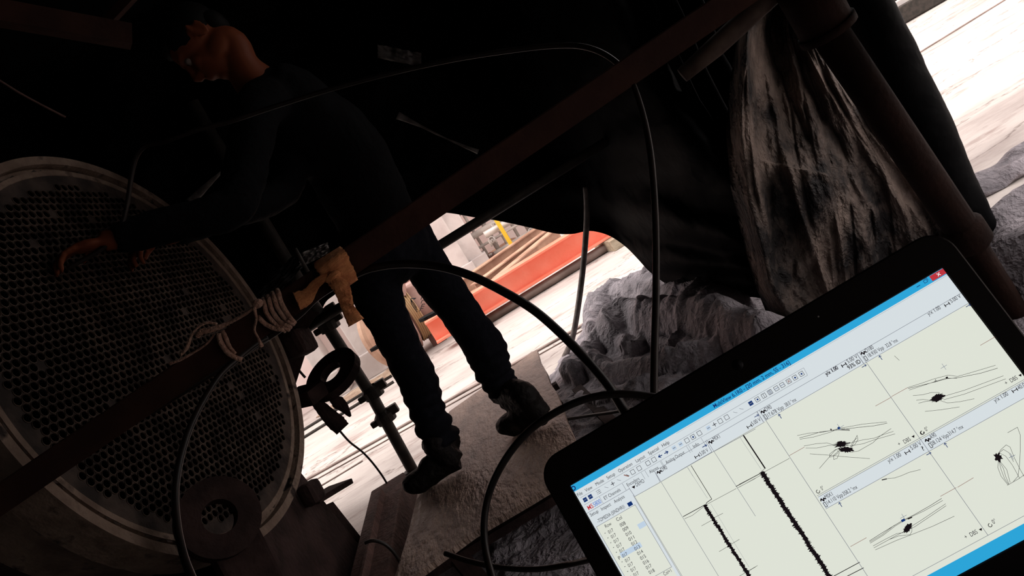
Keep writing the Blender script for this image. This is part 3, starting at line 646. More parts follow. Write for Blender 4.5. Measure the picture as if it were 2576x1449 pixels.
shN = chest.lerp(neck0, .72); shL = shN+V((-.03, -.19, -.02)); shR = shN+V((.03, .19, 0))
hand1 = E_(-.10, .30, .10); hand2 = E_(.12, .26, .12)
el1 = (shL+hand1)/2+V((.06, -.05, -.16)); el2 = (shR+hand2)/2+V((.06, .06, -.14))
for sh, el, hd in ((shL, el1, hand1), (shR, el2, hand2)):
    add_tube(bm, spline([sh, sh.lerp(el, .5), el, el.lerp(hd, .5), hd], 4), [.056, .05, .042, .038, .027], 14)
    w = (hd-el).normalized(); d_, a_, b_ = frame(w); add_ellipsoid(bm, hd+w*.035, (.045, .040, .016), Matrix((w, a_, b_)).transposed(), 16, 10)
    for k in range(4):
        o_ = a_*(.030-.020*k); L_ = (.075, .085, .080, .062)[k]; q0 = hd+w*.06+o_; q1 = q0+w*L_*.45-b_*.008; q2 = q1+w*L_*.25-b_*.022; q3 = q2+w*L_*.05-b_*.024
        add_tube(bm, [q0, q1, q2, q3], [.0095, .009, .008, .0065], 8)
    q0 = hd+w*.015+a_*.032; add_tube(bm, [q0, q0+a_*.02+w*.02-b_*.012, q0+a_*.014+w*.045-b_*.03], [.011, .010, .008], 8)
HA, TA = G(1188, 1168, ZB), G(1042, 1250, ZB)
HB, TB_ = G(1402, 1062, ZB), G(1280, 1098, ZB)
for P2, R2, he, to in ((A, Ar, HA, TA), (B, Br, HB, TB_)):
    ft = he.lerp(to, .27)+V((0, 0, .055)); tf = he.lerp(to, .78)+V((0, 0, .045))
    add_tube(bm, spline([hipc.lerp(P2[0], .8)]+P2+[ft], 4), [.1]+[r*.8 for r in R2[:-1]]+[.034, .034], 16)
    add_tube(bm, [ft, ft.lerp(tf, .5), tf], [.038, .034, .026], 12)
me = remesh(bm, .0062, 2); link('body', me, M_skin, per, True)
# hair
bm = bm_(); add_ellipsoid(bm, hp(-.022, 0, .046), (.100, .083, .088), HM, 32, 24); add_ellipsoid(bm, hp(.03, 0, .085), (.05, .055, .03), HM, 16, 12)
add_ellipsoid(bm, hp(-.070, 0, -.005), (.045, .062, .058), HM, 20, 14)
for v in bm.verts: v.co += (v.co-hc).normalized()*.004*noise.noise(v.co*90)
bmesh.ops.delete(bm, geom=[v for v in bm.verts if (v.co-hc).dot(fdir) > .062 and (v.co-hc).dot(hup) < .062], context='VERTS')
link('hair', bm, M_hair, per, True)
for s in (-1, 1):
    bm = bm_(); add_ellipsoid(bm, hp(.072, .031*s, .010), (.012, .013, .012), HM, 14, 10); link('eye', bm, mat('eye_white', (.2, .16, .14), .3), per, True)
    bm = bm_(); add_ellipsoid(bm, hp(.0805, .031*s, .009), (.004, .006, .006), HM, 10, 8); link('iris', bm, M_hair, per, True)
# jacket
bm = bm_(); add_tube(bm, spline([neck0+V((-.02, .0, .01)), neck0.lerp(shN, .5), shN+V((.01, 0, 0)), chest, at(905, 470, 2.7), at(950, 560, 2.76), at(975, 600, 2.78)], 6), [.070, .10, .150, .175, .17, .165, .165], 28, True, .8)
for sh, el, hd in ((shL, el1, hand1), (shR, el2, hand2)): add_tube(bm, spline([shN.lerp(sh, .3), sh, sh.lerp(el, .5), el, el.lerp(hd, .5), el.lerp(hd, .92)], 4), [.08, .075, .066, .058, .052, .042], 16)
me = remesh(bm, .012, 6)
for v in me.vertices: v.co += v.normal*(.008*fbm(v.co, 9))
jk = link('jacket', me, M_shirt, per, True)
cp = [at(668, 181, 2.36), at(706, 184, 2.36), at(686, 196, 2.36), at(668, 212, 2.36)]
bm = bm_(); add_prism(bm, cp, (.004, .01, 0)); o = link('collar_tip', bm, mat('pale_cloth', (.35, .27, .23), .9), jk); o['label'] = 'pale collar corner'
# jeans: two bunched legs joined at the hips
bm = bm_()
def leg(bm, P2, R2, bn):
    S_ = spline(P2, 16); N = len(S_); rr_ = interp(R2, N); out = []
    for i in range(N):
        t = i/(N-1); k = max(0, (t-.5)/.5)**1.3; out.append(rr_[i]*(1+.16*k*math.sin(t*92+bn)+.03*noise.noise(S_[i]*20)))
    add_tube(bm, S_, out, 24)
leg(bm, A, Ar, 0); leg(bm, B, Br, 1.5)
add_tube(bm, spline([at(905, 700, 2.68), at(960, 645, 2.72), at(1012, 600, 2.8), at(1036, 585, 2.84)], 6), [.075, .130, .125, .08], 24)
add_tube(bm, [at(935, 560, 2.74), at(965, 610, 2.76), at(985, 640, 2.77)], [.15, .15, .09], 24, True, .9)
me = remesh(bm, .0085, 3)
for v in me.vertices: v.co += v.normal*(.006*ridge(v.co, 9)*.6+.003*noise.noise(v.co*40))
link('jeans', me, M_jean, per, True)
# boots
def boot(heel, toe, ank, gk):
    """heel and toe points on the board, ankle point above"""
    d = (toe-heel); d.z = 0; L = d.length; d.normalize(); s = d.cross(V((0, 0, 1))).normalized()
    def b_(f, z, q=0.): return heel+d*f*L+V((0, 0, z))+s*q
    up = bm_(); add_tube(up, spline([b_(.14, .045), b_(.35, .05), b_(.6, .05), b_(.82, .046), b_(.98, .04)], 5), [.042, .044, .05, .053, .032], 18, True, .9)
    add_tube(up, spline([b_(.20, .04), b_(.26, .10), heel.lerp(ank, .0)+d*L*.30+V((0, 0, .15)), ank, ank+(ank-b_(.3, .15)).normalized()*.05], 5), [.046, .050, .052, .054, .056], 18)
    add_tube(up, [b_(.30, .09), ank+V((0, 0, -.02))], [.052, .056], 16)
    add_ellipsoid(up, b_(.86, .052), (.056, .052, .040), Matrix((d, s, V((0, 0, 1)))).transposed()); add_ellipsoid(up, b_(.5, .085), (.06, .036, .035), Matrix((d, s, V((0, 0, 1)))).transposed())
    me = remesh(up, .006, 3)
    for v in me.vertices: v.co += v.normal*.003*noise.noise(v.co*45)
    bt = link('boot', me, M_boot, per, True)
    bm = bm_(); out = []
    for k in range(28):
        t = 2*math.pi*k/28; f = .5+.53*math.cos(t); w = (.050 if f > .5 else .040)*(1-.25*abs(f-.62))*math.sin(t)*1.15; out.append(b_(f, .001, w))
    add_prism(bm, out, (0, 0, .024)); link('sole', bm, M_sole, bt)
    bm = bm_()
    for k in range(5):
        c1 = b_(.72-.075*k, .088+.012*k+.014*max(0, k-2), .0); add_tube(bm, [c1-s*.026-V((0, 0, .006)), c1+V((0, 0, .006)), c1+s*.026-V((0, 0, .006))], .0028, 6)
    fr = ank+d*.058+V((0, 0, .01))
    for q in (-1, 0, 1): add_tube(bm, spline([fr+s*.01*q-d*.02, fr+d*.02+V((0, 0, .015)), fr+d*.030+s*.014*q-V((0, 0, .03)), fr+d*(.028+.008*q)+s*.018*q-V((0, 0, .085-.014*q))], 5), .003, 6)
    link('lace', bm, M_black, bt)
boot(HA, TA, A[-1]+V((0, 0, .0)), 0)
boot(HB, TB_, B[-1]+V((0, 0, .0)), 1)

# ================================================================ CABLES
def cable(pts, r, label, m=M_cable, name='cable', n=10):
    bm = bm_(); add_tube(bm, spline([p if isinstance(p, Vector) else at(*p) for p in pts], n), r, 12); return single(name, bm, m, label, 'cable', smooth=True)
cable([(380, 1035, 1.6), (700, 830, 1.56), (800, 745, 1.54), (872, 702, 1.5), (930, 676, 1.46), (1010, 664, 1.42), (1100, 670, 1.38), (1180, 692, 1.34), (1260, 730, 1.3), (1340, 778, 1.26), (1410, 838, 1.22), (1475, 905, 1.18), (1530, 970, 1.12), (1572, 1035, 1.05), (1620, 1120, .98), (1660, 1220, .9)], .0082, 'thick black cable arching over the legs and down behind the laptop')
cable([(1760, 1060, 1.0), (1700, 1012, 1.02), (1640, 998, 1.04), (1560, 991, 1.06), (1480, 1002, 1.08), (1400, 1036, 1.10), (1330, 1085, 1.11), (1275, 1150, 1.12), (1236, 1225, 1.13), (1219, 1300, 1.12), (1221, 1380, 1.1), (1240, 1460, 1.06), (1270, 1560, 1.0)], .0060, 'black cable looping across the board in front of the boots')
cable([(672, 850, 1.52), (640, 868, 1.5), (598, 902, 1.47), (552, 945, 1.42), (510, 1010, 1.36), (476, 1080, 1.3), (452, 1160, 1.24), (441, 1240, 1.18), (446, 1320, 1.12), (463, 1400, 1.06), (490, 1470, 1.0), (530, 1560, .92)], .0062, 'shiny black cable dropping from the rail in front of the tube plate')
pc = cable([E_(-.16, .28, .02), hand1+V((.05, 0, .0)), (345, 390, 2.0), (420, 355, 1.95), (500, 326, 1.9), (580, 305, 1.9), (700, 265, 1.9), (850, 219, 1.85), (1000, 180, 1.8), (1150, 148, 1.72), (1300, 125, 1.66), (1400, 115, 1.62), (1470, 118, 1.58), (1530, 142, 1.54), (1580, 190, 1.5), (1612, 270, 1.45), (1634, 370, 1.38), (1645, 480, 1.32), (1650, 600, 1.26), (1650, 750, 1.18), (1646, 900, 1.1), (1646, 1010, 1.04), (1655, 1120, .96)], .0062, 'long probe cable arching through the dark and down to the laptop', mat('probe_cable', (.014, .010, .009), .45, 0, (.022, .015, .013), 20, spec=.2))
cable([G(1420, 1056, .06), G(1480, 1046, .07), G(1560, 1034, .08), G(1620, 1020, .08), G(1700, 990, .08)], .0065, 'thin black lead beside the board running behind the laptop')
cable([(1120, 1392, 1.5), (1180, 1412, 1.45), (1260, 1428, 1.4), (1350, 1432, 1.35), (1430, 1420, 1.3), (1500, 1404, 1.2), (1580, 1390, 1.1)], .0058, 'black cable lying below the board near the bottom edge')
cable([(854, 1083, 2.8), (880, 1112, 2.9), (915, 1140, 3.0), (948, 1178, 3.1), (975, 1220, 3.2), G(995, 1272)+V((0, 0, .004))], .0045, 'thin grey wire running from the hanging rags to the ground', name='wire')
cable([(738, 915, 3.4), (755, 935, 3.4), (768, 950, 3.4)], .006, 'short black wire between the flange and the lifting eye', name='wire')
cable([(918, 1366, 2.3), (940, 1360, 2.3), (970, 1370, 2.3), (995, 1395, 2.3), (1012, 1425, 2.3), (1030, 1460, 2.3)], .006, 'short black wire curling over the steel box beam', name='wire')

# ================================================================ YARD BEHIND
def ibeam(p, q, h, w, tf, tw, m, label, name='steel_beam', group=None, endplate=False):
    t = thing(name, label, 'beam', (p+q)/2-V((0, 0, h/2)), group)
    up_ = V((0, 0, 1))
    bm = bm_(); add_bar(bm, p, q, tw, h-2*tf, up_); link('web', bm, m, t)
    for s in (-1, 1):
        bm = bm_(); add_bar(bm, p+up_*s*(h-tf)/2, q+up_*s*(h-tf)/2, w, tf, up_, bev=tf*.2); link('flange', bm, m, t)
    return t
zb = .10; p = G(1100, 862, zb); q = G(1531, 596, zb); q = p+(q-p)*1.8
p.z = q.z = zb+.105
tb = ibeam(p, q, .21, .16, .02, .014, M_orange, 'long orange painted steel beam lying on wooden blocks in the yard')
for k, (f_) in enumerate((.12, .55, .9)):
    c = p.lerp(q, f_); bm = bm_(); add_box(bm, (c.x, c.y, .049), (.14, .42, .097), Matrix.Rotation(R(12), 3, 'Z'), bev=.005)
    single('wood_block', bm, M_wood, ['weathered wooden block under the left part of the orange beam', 'wooden block under the middle of the orange beam', 'wooden block under the far end of the orange beam'][k], 'block')
def lying(pxa, pxb, z, r, m, label, name='pipe', ext=0.):
    a = G(*pxa, z); b = G(*pxb, z); b = b+(b-a)*ext; a.z = b.z = z; bm = bm_(); add_tube(bm, [a, b], r, 16); return single(name, bm, m, label, 'pipe', smooth=True)
lying((1215, 812), (1560, 600), .04, .04, M_seam, 'brown pipe lying on the ground along the front of the orange beam', ext=.6)
lying((1157, 702), (1331, 582), .07, .07, M_brown, 'pale brown round pipe at the back of the steel stack', ext=-.06)
lying((700, 1120), (985, 945), .012, .012, M_pole, 'upper of two thin rods lying on the concrete', 'steel_rod', ext=.0)
lying((745, 1112), (990, 960), .012, .012, M_pole, 'lower of two thin rods lying on the concrete', 'steel_rod', ext=.0)
for k, (pa, pb, z, h, lb) in enumerate([((1170, 726), (1372, 584), .10, .19, 'brown steel beam beside the pale pipe in the yard'), ((1205, 735), (1392, 592), .08, .17, 'middle brown steel beam of the yard stack'), ((1262, 715), (1405, 592), .08, .15, 'nearest brown steel beam behind the orange beam')]):
    a = G(*pa, z); b = G(*pb, z); a.z = b.z = z+.02; b = b+(b-a)*.02; ibeam(a, b, h, .15, .015, .012, M_brown, lb)
# flanged drum spool between the legs
c = at(1022, 797, 6.75); ax = V((1, .28, 0)).normalized()
t = thing('flanged_pipe_spool', 'rusty flanged pipe spool with a yellow rope band seen between the legs', 'pipe spool', (c.x, c.y, 0))
M_spool = mat('brown_primer', (.30, .17, .14), .7, 0, (.4, .25, .21), 5, 6)
bm = bm_(); add_lathe(bm, [(.18, .06), (.23, 0), (.24, 0), (.24, .42), (.21, .46), (.0, .46)], c, ax, 40); link('drum', bm, M_spool, t, True)
bm = bm_(); add_lathe(bm, [(.20, -.12), (.29, -.12), (.31, -.10), (.31, -.02), (.29, -.01), (.23, -.01), (.20, -.12)], c, ax, 48); link('flange', bm, M_spool, t)
bm = bm_()
for k in range(5): add_lathe(bm, [(.265, .01+.018*k), (.28, .019+.018*k), (.265, .028+.018*k)], c, ax, 40)
link('rope_band', bm, mat('yellow_rope', (.42, .27, .14), .8), t, True)
bm = bm_(); add_box(bm, c+V((.0, -.10, .28)), (.03, .16, .14), Matrix.Rotation(R(20), 3, 'Y')); add_box(bm, c+V((.14, -.12, .26)), (.03, .16, .14), Matrix.Rotation(R(20), 3, 'Y')); add_tube(bm, [c+V((-.05, -.10, .29)), c+V((.24, -.12, .29))], .014, 8); link('lug', bm, M_spool, t)
bm = bm_(); add_box(bm, (c.x+.15, c.y+.1, (c.z-.22)/2), (.14, .4, c.z-.22)); link('cradle', bm, M_rust, t)
# rusty disc left of the legs
c = at(950, 850, 6.6); bm = bm_(); add_lathe(bm, [(.02, 0), (.34, 0), (.36, .02), (.36, .06), (.34, .08), (.02, .08)], V((c.x+.1, c.y, .37)), V((.8, -.5, 0)), 40); single('pipe_flange', bm, M_brown, 'rusty round pipe flange leaning by the pink wall', 'flange')
# sacks and cloth by the pink wall
def sack(px, py, s, m, name, label, cat):
    c = G(px, py); bm = bm_(); add_ellipsoid(bm, c+V((0, 0, s[2]*.6)), s, Matrix.Rotation(R(20), 3, 'Z'), 30, 20)
    for v in bm.verts: v.co += (v.co-c).normalized()*.12*s[0]*ridge(v.co, 9/s[0]*.3)*.6; v.co.z = max(.004, v.co.z)
    return single(name, bm, m, label, cat, smooth=True)
sack(958, 898, (.12, .09, .07), M_blue_cloth, 'cloth_bundle', 'blue cloth bundle by the foot of the pink wall', 'cloth')
sack(950, 930, (.16, .10, .06), M_white_cloth, 'plastic_sack', 'crumpled white sack in front of the blue cloth bundle', 'sack')
c = G(935, 966); bm = bm_(); add_ellipsoid(bm, c, (.6, .18, .025), None, 30, 12)
for v in bm.verts: v.co.z = max(.001, v.co.z+.02*noise.noise(v.co*14))
o = link('soil', bm, M_soil, None, True); o['label'] = 'brown soil and rubble along the foot of the pink wall'; o['category'] = 'soil'; o['kind'] = 'stuff'
# pipework by the grey piers
t = thing('pipe_rack', 'cluster of grey process pipes and valves beyond the grey piers', 'pipework', (.2, 9.9, 0))
rs = random.Random(4)
for k in range(9):
    x_ = -.05+.16*k; bm = bm_(); add_tube(bm, [V((x_, 9.75-.05*(k % 3), 0)), V((x_, 9.75-.05*(k % 3), 1.6+.3*(k % 2)))], .022+.012*(k % 3), 10); link('riser', bm, M_pipe, t, True)
for k in range(6):
    z_ = .14+.17*k; bm = bm_(); add_tube(bm, [V((-.3, 9.6, z_)), V((2.6, 9.62, z_))], (.03, .018, .045, .02, .03, .024)[k], 10); link('header', bm, M_pipe if k != 3 else M_grey, t, True)
for k in range(12):
    x_ = .0+.12*k+rs.uniform(-.03, .03); z_ = .12+.17*(k % 5); bm = bm_(); add_lathe(bm, [(.0, -.05), (.05, -.05), (.05, -.03), (.028, -.02), (.028, .02), (.05, .03), (.05, .05), (.0, .05)], V((x_, 9.58, z_)), V((1, 0, 0)), 12); add_tube(bm, [V((x_, 9.56, z_)), V((x_, 9.44, z_+.04))], .010, 6); add_lathe(bm, [(.035, 0), (.045, .008), (.035, .014)], V((x_, 9.44, z_+.04)), V((0, -1, .3)), 12); link('valve', bm, M_rust if k % 3 == 0 else M_pipe, t)
a = at(1219, 592, 9.2); b = at(1276, 560, 9.2); bm = bm_(); add_tube(bm, [a, b+(b-a)*.3], .045, 14); link('header', bm, M_pipe, t, True)
a = at(1247, 552, 9.1); b = at(1266, 580, 9.1); bm = bm_(); add_bar(bm, V((b.x, 9.1, 0)), V((a.x, 9.1, a.z)), .03, .05); single('yellow_bar', bm, M_yellow, 'bright yellow bar in front of the process pipes', 'bar')
# rubble at the far top right
c = at(2243, 24, 9.5); c.z = 0
for k in range(3):
    bm = bm_(); p_ = c+V((-.5+.5*k, .12*k-.25, .12+.06*k)); add_bar(bm, p_+V((-1.2, .3, 0)), p_+V((1.3, -.2, .0)), .18, .2, bev=.01)
    for v in bm.verts: v.co.z = max(.0, v.co.z)
    single('steel_section', bm, (M_pole, M_grey, M_rustdark)[k], ['dark steel section lying at the far end of the yard', 'grey concrete kerb piece at the far end of the yard', 'rust-dark steel section furthest away in the yard'][k], 'steel section')

# ================================================================ LAPTOP
W_MM, H_MM = 345., 194.; DTL = .62
TL = ray(1436, 1222)*DTL+CAMP; TRv = ray(2370, 675)*DTL*.94290+CAMP; BLv = ray(1768, 1791)*DTL*.92630+CAMP
scl = .345/(TRv-TL).length; TL = CAMP+(TL-CAMP)*scl; TRv = CAMP+(TRv-CAMP)*scl; BLv = CAMP+(BLv-CAMP)*scl
sxv = (TRv-TL).normalized(); syv = (BLv-TL); HLEN = syv.length*1000; syv = (syv-sxv*syv.dot(sxv)).normalized(); snv = sxv.cross(syv)*-1   # snv towards viewer
if (CAMP-TL).dot(snv) < 0: snv = -snv
H_MM = HLEN
def SP(x, y, o=0.): return TL+sxv*x*.001+syv*y*.001+snv*o*.001
def S(px, py):                            # sight line met with the display: millimetres from its top left corner
    r = ray(px, py); t = (TL-CAMP).dot(snv)/r.dot(snv); p = CAMP+r*t-TL; return (p.dot(sxv)*1000, p.dot(syv)*1000)
LM = Matrix((sxv, -syv, snv)).transposed().to_4x4(); LM.translation = SP(W_MM/2, H_MM+24, -4)
lap = thing('laptop', 'open black laptop with a bright measuring program on its screen', 'laptop', mw=LM)
def rrect(x0, y0, x1, y1, r, o, n=8):
    out = []
    for cx_, cy_, a0 in ((x1-r, y0+r, -90), (x1-r, y1-r, 0), (x0+r, y1-r, 90), (x0+r, y0+r, 180)):
        for k in range(n+1): a = R(a0+90*k/n); out.append(SP(cx_+r*math.cos(a), cy_+r*math.sin(a), o))
    return out
bx0, by0, bx1, by1 = -18.5, -29.5, W_MM+18.5, H_MM+24
bm = bm_()
o_r = [rrect(bx0, by0, bx1, by1, 21, -6), rrect(bx0, by0, bx1, by1, 21, 0), rrect(bx0+1.5, by0+1.5, bx1-1.5, by1-1.5, 20, 1.5), rrect(-.8, -.8, W_MM+.8, H_MM+.8, 1, 1.5), rrect(0, 0, W_MM, H_MM, .5, .2)]
vr = [[bm.verts.new(p) for p in r_] for r_ in o_r]; n = len(vr[0])
for a, b in zip(vr[:-1], vr[1:]):
    for k in range(n): bm.faces.new((a[k], a[(k+1) % n], b[(k+1) % n], b[k]))
bm.faces.new(vr[0][::-1]); link('lid', bm, M_bez, lap)
wcx, wcy = S(1855, 918)
bm = bm_(); c = SP(wcx, wcy, 1.5); add_lathe(bm, [(.0, .0004), (.0025, .0004), (.0028, .0002), (.0044, .0002), (.0046, 0)], c, snv, 24); link('webcam', bm, mat('lens', (.004, .004, .005), .4, spec=.2), lap, True)
wx, wy = S(2058, 797); bm = bm_(); add_lathe(bm, [(.0, .0002), (.0006, .0002), (.0007, 0)], SP(wx, wy, 1.5), snv, 12); link('camera_lamp', bm, M_pipe, lap)
def lin(c): return tuple(((v/255+.055)/1.055)**2.4 if v/255 > .04045 else v/255/12.92 for v in c)
E_cream = emat('screen_cream', lin((222, 226, 214)), 1.0); E_panel = emat('screen_panel', lin((214, 222, 226)), 1.0); E_blue = emat('screen_blue', lin((44, 164, 216)), 1.0)
E_red = emat('screen_red', lin((190, 52, 62)), 1.0); E_ink = emat('screen_ink', lin((40, 38, 48)), 1.0); E_black = emat('screen_black', lin((20, 14, 18)), 1.0)
E_line = emat('screen_line', lin((120, 124, 134)), 1.0); E_brown = emat('screen_brown', lin((140, 95, 85)), 1.0); E_navy = emat('screen_navy', lin((20, 50, 110)), 1.0); E_pale = emat('screen_pale', lin((190, 208, 226)), 1.0)
E_white = emat('screen_white', lin((240, 244, 246)), 1.0)
bm = bm_(); bm.faces.new([bm.verts.new(p) for p in rrect(0, 0, W_MM, H_MM, .5, .2)]); scr = link('screen', bm, E_cream, lap)
def sub(name, bm, m): return link(name, bm, m, None) if False else _sub(name, bm, m)
def _sub(name, bm, m):
    me = bpy.data.meshes.new(name); bm.to_mesh(me); bm.free(); me.transform(parent_inv[lap.name]); me.materials.append(m)
    o = bpy.data.objects.new(name, me); COL.objects.link(o); o.parent = scr
    if name in ('screen_text', 'screen_marks', 'screen_lines', 'plot_traces', 'axis_lines', 'screen_highlights', 'red_lettering', 'blue_lettering'): o['kind'] = 'stuff'
    return o
def ZA(x, y): return S(1400+x*.27533, 1050+y*.27533)
def ZB_(x, y): return S(1700+x*.24149, 860+y*.24149)
def ZC(x, y): return S(2000+x*.30364, 660+y*.30364)
def ZD(x, y): return S(1860+x*.28222, 1040+y*.28222)
def quad(bm, x0, y0, x1, y1, o=.3): bm.faces.new([bm.verts.new(SP(*p, o)) for p in ((x0, y1), (x1, y1), (x1, y0), (x0, y0))])
def stroke(bm, pts, w, o=.6):
    for a, b in zip(pts[:-1], pts[1:]):
        dx, dy = b[0]-a[0], b[1]-a[1]; L = math.hypot(dx, dy)
        if L < 1e-6: continue
        nx, ny = -dy/L*w/2, dx/L*w/2; ex_, ey_ = dx/L*w*.3, dy/L*w*.3
        vs = [(a[0]+nx-ex_, a[1]+ny-ey_), (b[0]+nx+ex_, b[1]+ny+ey_), (b[0]-nx+ex_, b[1]-ny+ey_), (a[0]-nx-ex_, a[1]-ny-ey_)]
        bm.faces.new([bm.verts.new(SP(*p, o)) for p in vs][::-1])
def merge_text(bm, s, x, y, size, width=None, o=.65, bold=0.):
    cu = bpy.data.curves.new('t', 'FONT'); cu.body = s; cu.size = 1; cu.offset = bold; ob = bpy.data.objects.new('t', cu); COL.objects.link(ob)
    dg = bpy.context.evaluated_depsgraph_get(); me = bpy.data.meshes.new_from_object(ob.evaluated_get(dg)); bpy.data.objects.remove(ob)
    if not me.vertices: return
    mx = max(v.co.x for v in me.vertices); sx_ = (width/mx) if width else size
    base = len(bm.verts); vs = [bm.verts.new(SP(x+v.co.x*sx_, y-v.co.y*size, o)) for v in me.vertices]
    for p in me.polygons:
        try: bm.faces.new([vs[i] for i in p.vertices])
        except ValueError: pass
    bpy.data.meshes.remove(me)
def T(bm, s, a, b, size, bold=0.):                      # text from baseline start a to end b (mm)
    merge_text(bm, s, a[0], (a[1]+b[1])/2, size, b[0]-a[0], bold=bold)
bx = (0, 0)
# grey-blue chrome behind menus
TB = 5.6
bm = bm_()
y_tab = ZA(1440, 310)[1]
quad(bm, 0, TB, W_MM, ZC(600, 820)[1] if False else 33.0, .3)
xl = ZA(715, 725)[0]
quad(bm, 0, 33.0, ZA(660, 640)[0], H_MM, .3)
quad(bm, 0, 33.0, ZA(950, 590)[0], ZA(715, 722)[1], .3)
sub('menu_panel', bm, E_panel)
bm = bm_(); quad(bm, 0, 0, W_MM, TB, .4); quad(bm, 0, H_MM-9.5, W_MM, H_MM, .4); sub('title_bar', bm, E_blue)
bm = bm_(); cb = ZC(1100, 105); quad(bm, cb[0], .3, cb[0]+13.5, 4.9, .5); sub('close_button', bm, E_red)
bm = bm_(); c = (cb[0]+6.7, 2.6); stroke(bm, [(c[0]-1.1, c[1]-1.1), (c[0]+1.1, c[1]+1.1)], .5); stroke(bm, [(c[0]-1.1, c[1]+1.1), (c[0]+1.1, c[1]-1.1)], .5); sub('close_cross', bm, E_white)
tx = bm_(); nv = bm_(); ln = bm_(); bk = bm_(); br = bm_(); pl_ = bm_()
# window buttons
c = ZC(1078, 155); stroke(nv, [(c[0]-1.4, c[1]-.8), (c[0]+1.2, c[1]-.8), (c[0]+1.2, c[1]+1.3), (c[0]-1.4, c[1]+1.3), (c[0]-1.4, c[1]-.8)], .35); stroke(nv, [(c[0]-.5, c[1]-1.6), (c[0]+2, c[1]-1.6), (c[0]+2, c[1]+.6)], .35)
c = ZC(1020, 198); stroke(nv, [(c[0]-1.4, c[1]), (c[0]+1.4, c[1])], .5)
T(nv, 'MultiView 6.1R0 - [20 mm, 2 mm, SS - 316]', (ZB_(400, 690)[0], 4.4), (ZB_(1195, 230)[0], 4.4), 4.6, .01)
c = ZA(160, 655); 
for k in range(8): a0 = R(-150+34*k); a1 = R(-150+34*(k+1)); stroke(nv, [(c[0]+1.6*math.cos(a0), 2.8+1.6*math.sin(a0)), (c[0]+1.6*math.cos(a1), 2.8+1.6*math.sin(a1))], .9)
# menus
for s, a, b in [('File', (190, 712), (237, 690)), ('View', (262, 668), (327, 637)), ('Mode', (355, 612), (432, 575)), ('Setup', (460, 556), (535, 520)), ('Operation', (565, 492), (692, 425)), ('Layout', (722, 400), (808, 355)), ('Special', (838, 330), (932, 280)), ('Help', (960, 260), (1026, 222))]:
    A_, B_ = ZA(*a), ZA(*b); merge_text(tx, s, A_[0], 10.6, 4.0, B_[0]-A_[0])
for s, a, b in [('ET Channels', (430, 735), (580, 655)), ('Encoders', (637, 610), (750, 550)), ('Alarms', (842, 490), (922, 445)), ('Analog Output', (990, 400), (1160, 305)), ('Info', (1238, 255), (1292, 228))]:
    A_, B_ = ZA(*a), ZA(*b); merge_text(tx, s, A_[0], 23.6, 4.0, B_[0]-A_[0])
    stroke(ln, [(A_[0]-2.5, 19.2), (A_[0]-2.5, 25.2)], .25); stroke(ln, [(B_[0]+4, 19.2), (B_[0]+4, 25.2)], .25)
stroke(ln, [(2, 12.3), (ZB_(1330, 270)[0], 12.3), (ZB_(1360, 330)[0], 18.6)], .22); stroke(ln, [(2, 18.8), (ZB_(1360, 330)[0], 18.8)], .22); stroke(ln, [(0, 25.6), (ZA(660, 640)[0], 25.6)], .3)
stroke(ln, [(ZB_(0, 945)[0], 6.5), (W_MM, 6.5)], .15)
# toolbar icons
ix = [ZA(258, 742)[0], ZA(305, 715)[0], ZA(380, 672)[0], ZA(452, 630)[0], ZA(510, 598)[0], ZA(565, 562)[0], ZA(635, 520)[0], ZA(690, 487)[0], ZA(750, 455)[0], ZA(830, 408)[0], ZA(885, 378)[0], ZA(940, 340)[0], ZA(995, 308)[0], ZA(1068, 268)[0], ZA(1128, 235)[0], ZA(1185, 200)[0], ZA(1240, 168)[0], ZA(1297, 132)[0], ZA(1383, 88)[0], ZA(1435, 52)[0], ZB_(450, 805)[0], ZB_(520, 770)[0], ZB_(610, 720)[0], ZB_(675, 685)[0], ZB_(773, 627)[0], ZB_(835, 577)[0], ZB_(903, 540)[0], ZB_(968, 505)[0], ZB_(1032, 463)[0], ZB_(1095, 430)[0], ZB_(1160, 387)[0], ZB_(1225, 350)[0], ZB_(1293, 312)[0]]
